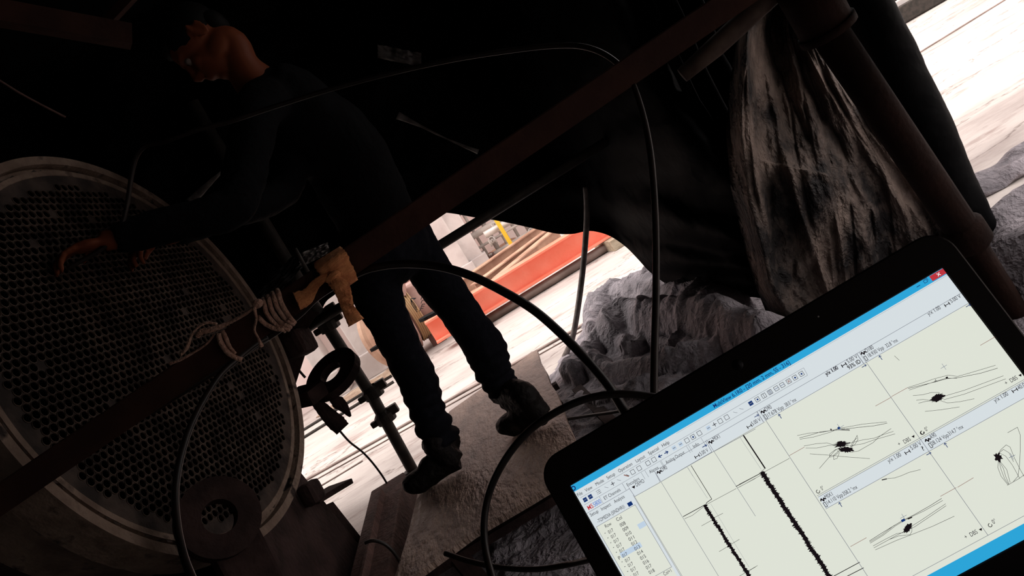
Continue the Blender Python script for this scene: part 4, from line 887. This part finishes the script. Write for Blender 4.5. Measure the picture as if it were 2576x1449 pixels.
for k, x in enumerate(ix):
    y = 15.5; r_ = 1.7
    if k in (0, 1, 13, 14, 18, 24): quad(nv if k < 2 or k > 20 else pl_, x-r_, y-r_, x+r_, y+r_, .62); stroke(ln, [(x-r_*.6, y), (x+r_*.6, y)], .6, .7)
    elif k in (3, 5, 22, 23): stroke(ln, [(x-1.2, y-1), (x, y+.2), (x+1.2, y+1)], .3)
    elif k in (4, 19): stroke(tx, [(x-1.6, y), (x+1.6, y)], .5); stroke(tx, [(x, y-1.6), (x, y+1.6)], .5)
    elif k in (11, 12): s_ = -1 if k == 11 else 1; stroke(nv, [(x-1.6*s_, y), (x+1.2*s_, y)], .7); stroke(nv, [(x, y-1.2), (x+1.6*s_, y), (x, y+1.2)], .6)
    elif k in (2,):
        for q in (-1.3, 0, 1.3): stroke(tx, [(x-1.6, y+q), (x-1, y+q)], .35); stroke(tx, [(x-.3, y+q), (x+1.8, y+q)], .35)
    elif k == 6: stroke(br, [(x-1.6, y-1.4), (x+1, y+1.2)], .8); stroke(tx, [(x, y-1), (x+1.7, y+1.3)], .4)
    else:
        stroke(tx, [(x-r_, y-r_), (x+r_, y-r_), (x+r_, y+r_), (x-r_, y+r_), (x-r_, y-r_)], .32)
        if k in (26, 27): stroke(tx, [(x, y-r_), (x, y+r_)], .3)
        if k == 27: stroke(nv, [(x-.8, y-r_), (x-.8, y+r_)], .3); stroke(nv, [(x+.8, y-r_), (x+.8, y+r_)], .3)
        if k in (28, 29): stroke(nv, [(x-r_, y), (x+r_, y)], .3)
        if k == 30: stroke(br, [(x-1, y-1), (x+1, y+1)], .4); stroke(br, [(x-1, y+1), (x+1, y-1)], .4)
        if k in (16, 25, 31, 32): quad(nv, x-.6, y-.6, x+.7, y+.7, .66)
# MS 5800
A_ = ZA(275, 815); rd = bm_(); merge_text(rd, 'MS', A_[0], 24.2, 5.2, ZA(325, 790)[0]-A_[0], bold=.01); sub('red_lettering', rd, E_red)
bl = bm_(); merge_text(bl, '5800', ZA(328, 785)[0], 24.2, 5.2, ZA(398, 750)[0]-ZA(328, 785)[0]); sub('blue_lettering', bl, emat('screen_mid_blue', lin((60, 110, 200)), 1))
# left panel
def TZ(bm, f, s, a, b, size, bold=0.): A_, B_ = f(*a), f(*b); merge_text(bm, s, A_[0], (A_[1]+B_[1])/2, size, max(1., B_[0]-A_[0]), bold=bold)
TZ(tx, ZA, 'Setup', (313, 905), (388, 868), 4.0); TZ(tx, ZA, 'Inspect', (413, 850), (503, 805), 4.0); TZ(tx, ZA, 'Analysis', (532, 782), (628, 735), 4.0); TZ(tx, ZA, '-TOMEDIA (SINDHRI)\\', (380, 962), (632, 825), 4.2)
TZ(tx, ZA, 'Row', (448, 1008), (508, 982), 4.0); TZ(tx, ZA, 'Col', (553, 948), (604, 925), 4.0)
for k in range(11):
    dx, dy = 25.8*k, 43.7*k
    TZ(tx, ZA, '017', (480+dx, 1062+dy), (526+dx, 1040+dy), 4.0); TZ(tx, ZA, '%03d' % (8+k), (587+26.5*k, 1000+43.2*k), (637+26.5*k, 975+43.2*k), 4.0)
    if k == 5: TZ(tx, ZA, 'P', (572, 1302), (592, 1292), 4.0)
    else: TZ(tx, ZA, '-', (445+dx, 1070+dy), (455+dx, 1066+dy), 5.0)
wl = bm_(); a = ZA(365, 1000); b = ZA(700, 830); quad(wl, a[0], a[1], ZA(720, 800)[0], H_MM-14, .35); sub('row_table', wl, E_cream)
x_ = ZA(720, 800)[0]; yb = ZA(1050, 1365)[1]
stroke(ln, [(a[0], a[1]), (x_, a[1]), (x_, yb), (a[0], yb), (a[0], a[1])], .3); quad(pl_, x_-7, ZA(770, 960)[1], x_-.4, ZA(800, 1000)[1], .5)
quad(pl_, ZA(650, 1240)[0]-6, ZA(650, 1240)[1]-3, ZA(760, 1180)[0]+2, ZA(650, 1240)[1]+1.2, .45)
bx_ = ZA(672, 790); quad(nv, bx_[0]-2, bx_[1]-1.6, bx_[0]+2, bx_[1]+1.6, .6)
TZ(tx, ZA, 'Col+1', (985, 1445), (1055, 1410), 4.0)
TZ(tx, ZA, 'DEMO', (730, 632), (808, 592), 4.4); c = ZA(707, 638); bk.faces.new([bk.verts.new(SP(*p, .6)) for p in ((c[0]-1.6, c[1]-1), (c[0], c[1]+1.2), (c[0]+1.6, c[1]-1))])
for f, a, b in [(ZA, (660, 640), (715, 722)), (ZA, (715, 722), (948, 592)), (ZA, (948, 592), (895, 490)), (ZA, (958, 585), (1420, 315)), (ZA, (1420, 315), (1360, 215)), (ZA, (1436, 312), (1816, 105))]: stroke(ln, [f(*a), f(*b)], .35)
for f, a, b in [(ZA, (700, 710), (1136, 1449)), (ZA, (712, 720), (1148, 1449)), (ZA, (895, 490), (1480, 1449)), (ZA, (1370, 205), (1816, 900))]: stroke(ln, [f(*a), f(*b)], .3)
# header strips of the plots
xr = W_MM
hd = bm_()
y1_, y2_ = ZC(530, 745)[1], ZC(595, 825)[1]
yh0, yh1 = y1_, y2_
for yy in (yh0, yh1): stroke(ln, [(ZB_(870, 715)[0], yy), (W_MM, yy)], .3)
stroke(ln, [(ZA(900, 485)[0], yh0), (ZB_(870, 715)[0], yh0)], .3); stroke(ln, [(ZA(958, 585)[0], ZA(958, 585)[1]), (ZB_(925, 835)[0], ZB_(925, 835)[1])], .3)
quad(pl_, ZA(900, 485)[0], yh0, W_MM, yh1, .32) if False else None
quad(hd, ZA(660, 640)[0], 26, W_MM, yh1, .31)
ym0, ym1 = ZD(700, 745)[1], ZD(770, 850)[1]; xm = ZD(700, 745)[0]; xm2 = ZD(1625, 225)[0]
quad(hd, xm, ym0, W_MM, ym1, .31); sub('plot_header', hd, E_panel)
for yy in (ym0-1.2, ym0, ym1): stroke(ln, [(xm, yy), (W_MM, yy)], .3)
stroke(ln, [ZB_(925, 835), (xm, H_MM-12)], .35) if False else None
xv1 = ZB_(870, 715)[0]; xv2 = ZC(530, 745)[0]
for xv in (xv1, xv2): stroke(ln, [(xv, yh0), (xv, H_MM-14)], .35); stroke(ln, [(xv-2.2, yh0), (xv-2.2, yh1)], .5)
stroke(ln, [(xv1, H_MM-14), (W_MM, H_MM-14)], .3)
def wave(bm, c):
    stroke(bm, [(c[0]-2, c[1]), (c[0]-1, c[1]-1.2), (c[0], c[1]+1), (c[0]+1, c[1]-.8), (c[0]+2, c[1]+.3)], .9)
for f, s, a, b, w in [(ZA, 'D90', (962, 498), (1015, 468), (940, 500)), (ZA, 'MIX1', (1438, 218), (1498, 185), (1412, 225)), (ZB_, 'D90', (938, 728), (1002, 690), (912, 728)), (ZC, 'D180', (588, 748), (655, 715), (566, 752)), (ZD, 'MIX1', (770, 765), (835, 728), (745, 768)), (ZD, 'A90', (1705, 228), (1758, 202), (1678, 238))]:
    TZ(tx, f, s, a, b, 4.6); wave(bk, f(*w))
for f, s, a, b in [(ZB_, '17.678 Vpp', (962, 790), (1125, 690)), (ZB_, '38.0 °mx', (1145, 680), (1260, 612)), (ZC, '18.930 Vpp', (605, 790), (740, 718)), (ZC, '32.8 °mx', (757, 708), (855, 655)), (ZD, '14.110 Vpp', (785, 815), (925, 735)), (ZD, '358.2 °mx', (930, 735), (1055, 665)), (ZD, '28.124 Vpp', (1720, 290), (1865, 200)), (ZD, '314.7 °mx', (1868, 198), (2000, 130)),
                   (ZA, '5.00 V', (1318, 350), (1392, 310)), (ZB_, '5.00 V', (800, 872), (890, 820)), (ZB_, 'y/x 1.00', (1570, 350), (1698, 285)), (ZC, '5.00 V', (438, 838), (522, 790)), (ZC, 'y/x 1.00', (255, 938), (360, 885)), (ZC, 'y/x 1.00', (1103, 440), (1210, 388)), (ZC, '5.00 V', (1292, 338), (1378, 290)),
                   (ZD, 'y/x 1.00', (1330, 440), (1445, 378)), (ZD, '5.00 V', (1535, 330), (1625, 275)), (ZC, 'y/x 1.00', (1655, 1160), (1768, 1100)), (ZC, '40.00 V', (1850, 1055), (1960, 1000)), (ZC, 'DBS', (1788, 998), (1845, 965)), (ZD, 'DBS', (1470, 270), (1530, 240)), (ZD, 'DBS', (2062, 1100), (2125, 1065)), (ZC, '0°', (1083, 1400), (1108, 1388)), (ZD, '0°', (735, 685), (758, 675)), (ZD, '0°', (2262, 985), (2292, 970)), (ZC, '+', (1745, 1018), (1765, 1008)), (ZD, '+', (1422, 292), (1440, 282)), (ZD, '+', (2015, 1120), (2035, 1110))]: TZ(tx, f, s, a, b, 4.4)
for f, a in [(ZA, (1285, 355)), (ZB_, (767, 880)), (ZC, (405, 850)), (ZC, (1258, 350)), (ZD, (1497, 345)), (ZC, (1818, 1060)), (ZB_, (1750, 240))]:
    c = f(*a); stroke(bk, [(c[0]-1.8, c[1]), (c[0]+1.8, c[1])], .5); stroke(bk, [(c[0]-1.8, c[1]-1.1), (c[0]-1.8, c[1]+1.1)], .6); stroke(bk, [(c[0]+1.8, c[1]-1.1), (c[0]+1.8, c[1]+1.1)], .6)
for f, a in [(ZB_, (935, 780)), (ZC, (585, 795)), (ZD, (765, 812)), (ZD, (1702, 285))]:
    c = f(*a); stroke(bk, [(c[0]-.8, c[1]-1.8), (c[0]+.8, c[1]-1.8), (c[0]+.8, c[1]+1.8), (c[0]-.8, c[1]+1.8), (c[0]-.8, c[1]-1.8)], .4)
for f, a in [(ZB_, (1085, 775)), (ZC, (708, 790)), (ZD, (900, 812)), (ZD, (1840, 283)), (ZD, (362, 25))]:
    c = f(*a); stroke(nv, [(c[0], c[1]+1.8), (c[0], c[1]-1.6)], .5); stroke(nv, [(c[0]-1, c[1]-.7), (c[0], c[1]-1.9), (c[0]+1, c[1]-.7)], .4)
for f, a in [(ZC, (570, 860)), (ZC, (1432, 360)), (ZD, (1685, 360)), (ZA, (1350, 262)), (ZB_, (840, 772)), (ZB_, (300, 1085))]:
    c = f(*a); stroke(nv, [(c[0]-1.8, c[1]), (c[0]+1.6, c[1])], .5); stroke(nv, [(c[0]+.8, c[1]-.9), (c[0]+1.9, c[1]), (c[0]+.8, c[1]+.9)], .4)
for f, a in [(ZC, (1050, 1412)), (ZD, (700, 695)), (ZD, (2232, 995)), (ZD, (1630, 170))]:
    c = f(*a); stroke(bk, [(c[0]+1.3*math.cos(R(q)), c[1]+1.3*math.sin(R(q))) for q in range(0, 320, 40)], .45)
for f, a in [(ZC, (1865, 937)), (ZD, (1550, 207)), (ZD, (2150, 1035))]:
    c = f(*a); bk.faces.new([bk.verts.new(SP(*p, .6)) for p in ((c[0]-1.3, c[1]-.8), (c[0], c[1]+1), (c[0]+1.3, c[1]-.8))])
TZ(bk, ZC, '93% ID', (443, 888), (548, 832), 4.6, .012); TZ(bk, ZD, '?', (1633, 335), (1650, 322), 4.6, .012)
# strip charts
rs = random.Random(3)
def trace(a, b, w, spike, n):
    L = math.hypot(b[0]-a[0], b[1]-a[1]); ux, uy = (b[0]-a[0])/L, (b[1]-a[1])/L; nx, ny = -uy, ux; lf = []; rg = []; drift = 0
    for k in range(n+1):
        t = k/n*L; drift = drift*.9+rs.uniform(-.12, .12); q = w*(.65+.5*rs.random()); q2 = w*(.65+.5*rs.random())
        if rs.random() < .35: q += spike*rs.random()
        if rs.random() < .35: q2 += spike*rs.random()
        cx_, cy_ = a[0]+ux*t+nx*drift, a[1]+uy*t+ny*drift; lf.append((cx_+nx*q, cy_+ny*q)); rg.append((cx_-nx*q2, cy_-ny*q2))
    for k in range(n):
        bk.faces.new([bk.verts.new(SP(*p, .7)) for p in (lf[k], lf[k+1], rg[k+1], rg[k])])
e1 = ZA(1760, 1449); s1 = ZA(1350, 800); k_ = (H_MM-14-s1[1])/(e1[1]-s1[1]); trace(s1, (s1[0]+(e1[0]-s1[0])*k_, H_MM-14), 1.3, 1.3, 260)
e2 = ZD(800, 1449); s2 = ZD(195, 520); k_ = (H_MM-14-s2[1])/(e2[1]-s2[1]); trace(s2, (s2[0]+(e2[0]-s2[0])*k_, H_MM-14), 1.7, 1.5, 300)
stroke(bk, [ZA(1230, 440), ZA(1418, 745), ZA(1375, 775), ZA(1365, 790)], .45); stroke(bk, [ZD(35, 195), ZD(228, 488)], 1.0); stroke(bk, [ZD(228, 488), ZD(190, 520)], .25)
stroke(bk, [ZA(1158, 905), ZA(1360, 795)], .5); stroke(bk, [ZA(1170, 925), ZA(1240, 895), ZA(1370, 795), ZA(1640, 650)], .25)
stroke(bk, [ZA(1640, 630), ZA(1816, 535)], .5); stroke(bk, [ZA(1650, 645), ZA(1816, 557)], .25)
stroke(bk, [ZD(0, 632), ZD(185, 535)], .5); stroke(bk, [ZD(0, 655), ZD(190, 550)], .25); stroke(bk, [ZD(215, 525), ZD(445, 400)], .25)
for f, a, b in [(ZA, (1325, 990), (1415, 940)), (ZA, (1440, 915), (1520, 875)), (ZA, (1485, 1225), (1570, 1175)), (ZA, (1590, 1160), (1670, 1113)), (ZD, (0, 1449), (160, 1355))]: stroke(bk, [f(*a), f(*b)], .25)
stroke(bk, [ZD(810, 1465), ZD(1070, 1325)], .5); stroke(bk, [ZD(880, 1490), ZD(1105, 1375)], .5); stroke(bk, [ZA(1740, 1410), ZA(1816, 1365)], .3)
def dotted(a, b):
    n = 60
    for k in range(n):
        p = (a[0]+(b[0]-a[0])*k/n, a[1]+(b[1]-a[1])*k/n); q = (a[0]+(b[0]-a[0])*(k+.4)/n, a[1]+(b[1]-a[1])*(k+.4)/n); stroke(ln, [p, q], .25)
dotted(ZA(1195, 455), ZA(1380, 740)); dotted(ZA(1410, 790), ZA(1760, 1370)); dotted(ZD(5, 215), ZD(195, 500)); dotted(ZB_(125, 1310), ZB_(180, 1400))
# lissajous plots
def sq(f, pts, w=.25, bmx=None): stroke(bmx or bk, [f(*p) for p in pts], w)
sq(ZD, [(515, 197), (620, 175), (730, 168), (830, 150), (880, 135), (1100, 95), (1310, 75)]); sq(ZD, [(535, 218), (640, 190), (720, 165), (800, 155), (900, 145), (1050, 125), (1200, 110), (1315, 87)], .3); sq(ZD, [(538, 230), (660, 210), (800, 170), (900, 130), (980, 145)], .25)
c = ZD(885, 130); quad(nv, c[0]-.9, c[1]-.9, c[0]+.9, c[1]+.9, .7); sq(ZD, [(870, 95), (910, 145)], .2, nv); sq(ZD, [(870, 140), (930, 105)], .2, nv); c = ZD(815, 143); quad(bk, c[0]-.5, c[1]-.6, c[0]+.5, c[1]+.6, .7); sq(ZD, [(890, 145), (980, 150)], .5)
sq(ZD, [(575, 290), (680, 270), (780, 262), (850, 285), (930, 280)]); sq(ZD, [(590, 308), (690, 308), (800, 285), (860, 280)]); sq(ZD, [(980, 265), (1100, 235), (1200, 220), (1290, 185), (1370, 160)]); sq(ZD, [(980, 290), (1100, 270), (1200, 235), (1385, 182)]); sq(ZD, [(1000, 345), (1060, 335), (1120, 300), (1190, 260), (1240, 210), (1350, 135)])
sq(ZD, [(1000, 300), (1030, 230), (1048, 195), (1055, 235), (1025, 280), (990, 300), (1010, 250), (1045, 220)]); sq(ZD, [(920, 300), (850, 325), (805, 360), (805, 390), (840, 380), (880, 350)]); sq(ZD, [(712, 490), (790, 400), (850, 330), (900, 300)]); sq(ZD, [(890, 330), (840, 370), (840, 410), (870, 400), (890, 350), (870, 330)]); sq(ZD, [(628, 360), (800, 372), (960, 388), (1160, 402)])
def blob(f, c, rx, ry, ang, n=40, sp=.5):
    cx_, cy_ = f(*c); o_ = []
    for k in range(n):
        t = 2*math.pi*k/n; q = 1+sp*(rs.random()-.4); x = rx*q*math.cos(t); y = ry*q*math.sin(t); o_.append((cx_+x*math.cos(ang)-y*math.sin(ang), cy_+x*math.sin(ang)+y*math.cos(ang)))
    cc = bk.verts.new(SP(cx_, cy_, .7)); vs = [bk.verts.new(SP(*p, .7)) for p in o_]
    for k in range(n): bk.faces.new((cc, vs[k], vs[(k+1) % n]))
blob(ZD, (950, 322), 5, 2.0, .5); blob(ZD, (905, 275), 5, 1.8, .35, 40, .9)
sq(ZC, [(930, 1038), (1050, 1000), (1150, 965), (1265, 935), (1345, 945), (1450, 915), (1658, 853)]); sq(ZC, [(935, 1045), (1080, 1010), (1160, 990), (1250, 965), (1350, 955), (1530, 920), (1675, 877)], .3); sq(ZC, [(945, 1058), (1150, 990), (1250, 960), (1340, 960)])
sq(ZC, [(1205, 880), (1255, 850)], .2, nv); sq(ZC, [(1215, 840), (1248, 888)], .2, nv); c = ZC(1255, 955); quad(bk, c[0]-.8, c[1]-.6, c[0]+.8, c[1]+.6, .7); c = ZC(1160, 982); stroke(bk, [(c[0]-.8, c[1]+.8), (c[0]+.6, c[1]-.8), (c[0]+.8, c[1]+.6)], .3)
blob(ZC, (1178, 1122), 5, 2.3, -.0+.05, 44, .6); sq(ZC, [(975, 1103), (1050, 1098), (1130, 1078), (1190, 1078), (1205, 1095)]); sq(ZC, [(1003, 1143), (1060, 1135), (1120, 1145)]); sq(ZC, [(1022, 1167), (1080, 1152), (1120, 1148)]); sq(ZC, [(1230, 1110), (1400, 1060), (1723, 940)]); sq(ZC, [(1230, 1138), (1400, 1092), (1743, 965)]); sq(ZC, [(1200, 1145), (1260, 1165), (1360, 1155), (1482, 1130)]); sq(ZC, [(1075, 1235), (1200, 1222), (1360, 1198)]); sq(ZC, [(822, 775), (862, 812)])
sq(ZD, [(1158, 1135), (1260, 1070), (1400, 985), (1460, 950), (1560, 900), (1700, 820), (1800, 757)], .3); sq(ZD, [(1165, 1155), (1280, 1085), (1390, 1000), (1500, 935), (1640, 870), (1810, 775)], .25); sq(ZD, [(1160, 1145), (1270, 1080), (1380, 995)], .25)
sq(ZD, [(1190, 1180), (1300, 1120), (1400, 1070), (1470, 1060), (1540, 1000), (1620, 950), (1835, 805)]); sq(ZD, [(1197, 1197), (1320, 1130), (1400, 1085), (1480, 1045), (1560, 1010), (1840, 822)]); sq(ZD, [(1340, 1120), (1420, 1090), (1520, 1080), (1535, 1050), (1535, 1010)]); sq(ZD, [(1210, 1215), (1400, 1130), (1530, 1080), (1720, 1005), (1913, 915)]); blob(ZD, (1497, 1022), 4.2, 2.0, -.3, 40, .5)
c = ZD(1457, 952); quad(nv, c[0]-1.4, c[1]-.9, c[0]+1.4, c[1]+.9, .7); sq(ZD, [(1432, 935), (1488, 905)], .2, nv); sq(ZD, [(1445, 895), (1475, 945)], .2, nv); sq(ZD, [(1500, 940), (1535, 925)], .8)
sq(ZD, [(1270, 592), (1320, 580), (1380, 575), (1440, 555), (1510, 525), (1612, 500)], .25); sq(ZD, [(1270, 592), (1310, 583)], .7)
sq(ZD, [(2388, 172), (2475, 123), (2500, 190), (2500, 330), (2495, 450), (2480, 560), (2440, 605)]); sq(ZD, [(2290, 375), (2330, 320), (2375, 280), (2410, 300), (2450, 400), (2500, 500), (2537, 565)]); sq(ZD, [(2290, 380), (2320, 355), (2370, 380), (2430, 460), (2495, 578)]); sq(ZD, [(2290, 370), (2350, 320), (2400, 350), (2440, 430)]); sq(ZD, [(2305, 430), (2300, 480), (2330, 560), (2390, 635)]); sq(ZD, [(2310, 420), (2350, 490), (2370, 560), (2400, 630)]); sq(ZD, [(2310, 425), (2330, 500), (2360, 580), (2395, 630)]); sq(ZD, [(2315, 420), (2380, 500), (2410, 615)]); sq(ZD, [(2385, 640), (2490, 580), (2537, 545)]); blob(ZD, (2300, 385), 2.0, 2.6, .2, 20, 1.4); sq(ZD, [(2400, 395), (2455, 370)], .25, nv); sq(ZD, [(2412, 355), (2440, 410)], .25, nv)
for f, a, b in [(ZC, (665, 1190), (795, 1118)), (ZC, (797, 1112), (930, 1038)), (ZC, (1533, 688), (1658, 616)), (ZD, (445, 375), (578, 300)), (ZD, (990, 1185), (1130, 1107)), (ZD, (1790, 738), (1930, 660)), (ZD, (1943, 657), (2083, 573))]: stroke(br, [f(*a), f(*b)], .3)
sub('screen_text', tx, E_ink); sub('screen_marks', nv, E_navy); sub('screen_lines', ln, E_line); sub('plot_traces', bk, E_black); sub('axis_lines', br, E_brown); sub('screen_highlights', pl_, E_pale)
# base with keyboard, below the frame
hinge = SP(W_MM/2, by1+2, 0)
kd = (snv*.88+V((0, 0, -1))*.0); kd = (snv - V((0, 0, 1))*snv.z); kd.normalize(); ks = sxv - kd*sxv.dot(kd); ks.normalize(); kn = V((0, 0, 1)); ks = sxv.copy(); kd = (kd-ks*kd.dot(ks)).normalized(); kn = ks.cross(kd); kn = kn if kn.z > 0 else -kn
BM = Matrix((ks, kd, kn)).transposed()
bm = bm_(); add_box(bm, hinge+kd*.125-kn*.014, (.38, .25, .022), BM, bev=.004); link('base', bm, M_bez, lap)
bm = bm_(); add_box(bm, hinge-kn*.002, (.30, .012, .014), BM, bev=.003); link('hinge', bm, M_bez, lap)
bm = bm_()
for r_ in range(5):
    for k in range(14): add_box(bm, hinge+kd*(.035+.019*r_)-kn*.001+ks*(-.13+.02*k), (.0165, .0165, .004), BM, bev=.001)
o = link('keyboard_keys', bm, M_black, lap); o['kind'] = 'stuff'
bm = bm_(); add_box(bm, hinge+kd*.19-kn*.0022, (.10, .06, .001), BM); link('touchpad', bm, M_bez, lap)
bc = hinge+kd*.125-kn*.025; lowz = bc.z
bm = bm_(); add_box(bm, V((bc.x, bc.y, (lowz-.03)/2)), (.28, .2, lowz-.03), bev=.01); single('equipment_case', bm, M_black, 'black equipment case standing under the laptop base', 'case')

# repeats share a group
for o in COL.objects:
    if o.parent or 'label' not in o.keys(): continue
    b = o.name.split('.')[0]; L = o['label']
    if b == 'wood_block': o['group'] = 'wooden blocks under the orange beam'
    elif b == 'steel_beam' and 'brown' in L: o['group'] = 'brown steel beams stacked in the yard'
    elif b == 'steel_rod': o['group'] = 'thin rods lying on the concrete'
    elif b == 'cable': o['group'] = 'black cables running to the laptop'
    elif b == 'steel_section': o['group'] = 'sections lying at the far end of the yard'
    elif b == 'tarpaulin' and o['category'] == 'tarpaulin' and 'black' in L: o['group'] = 'black tarpaulins forming the shelter'
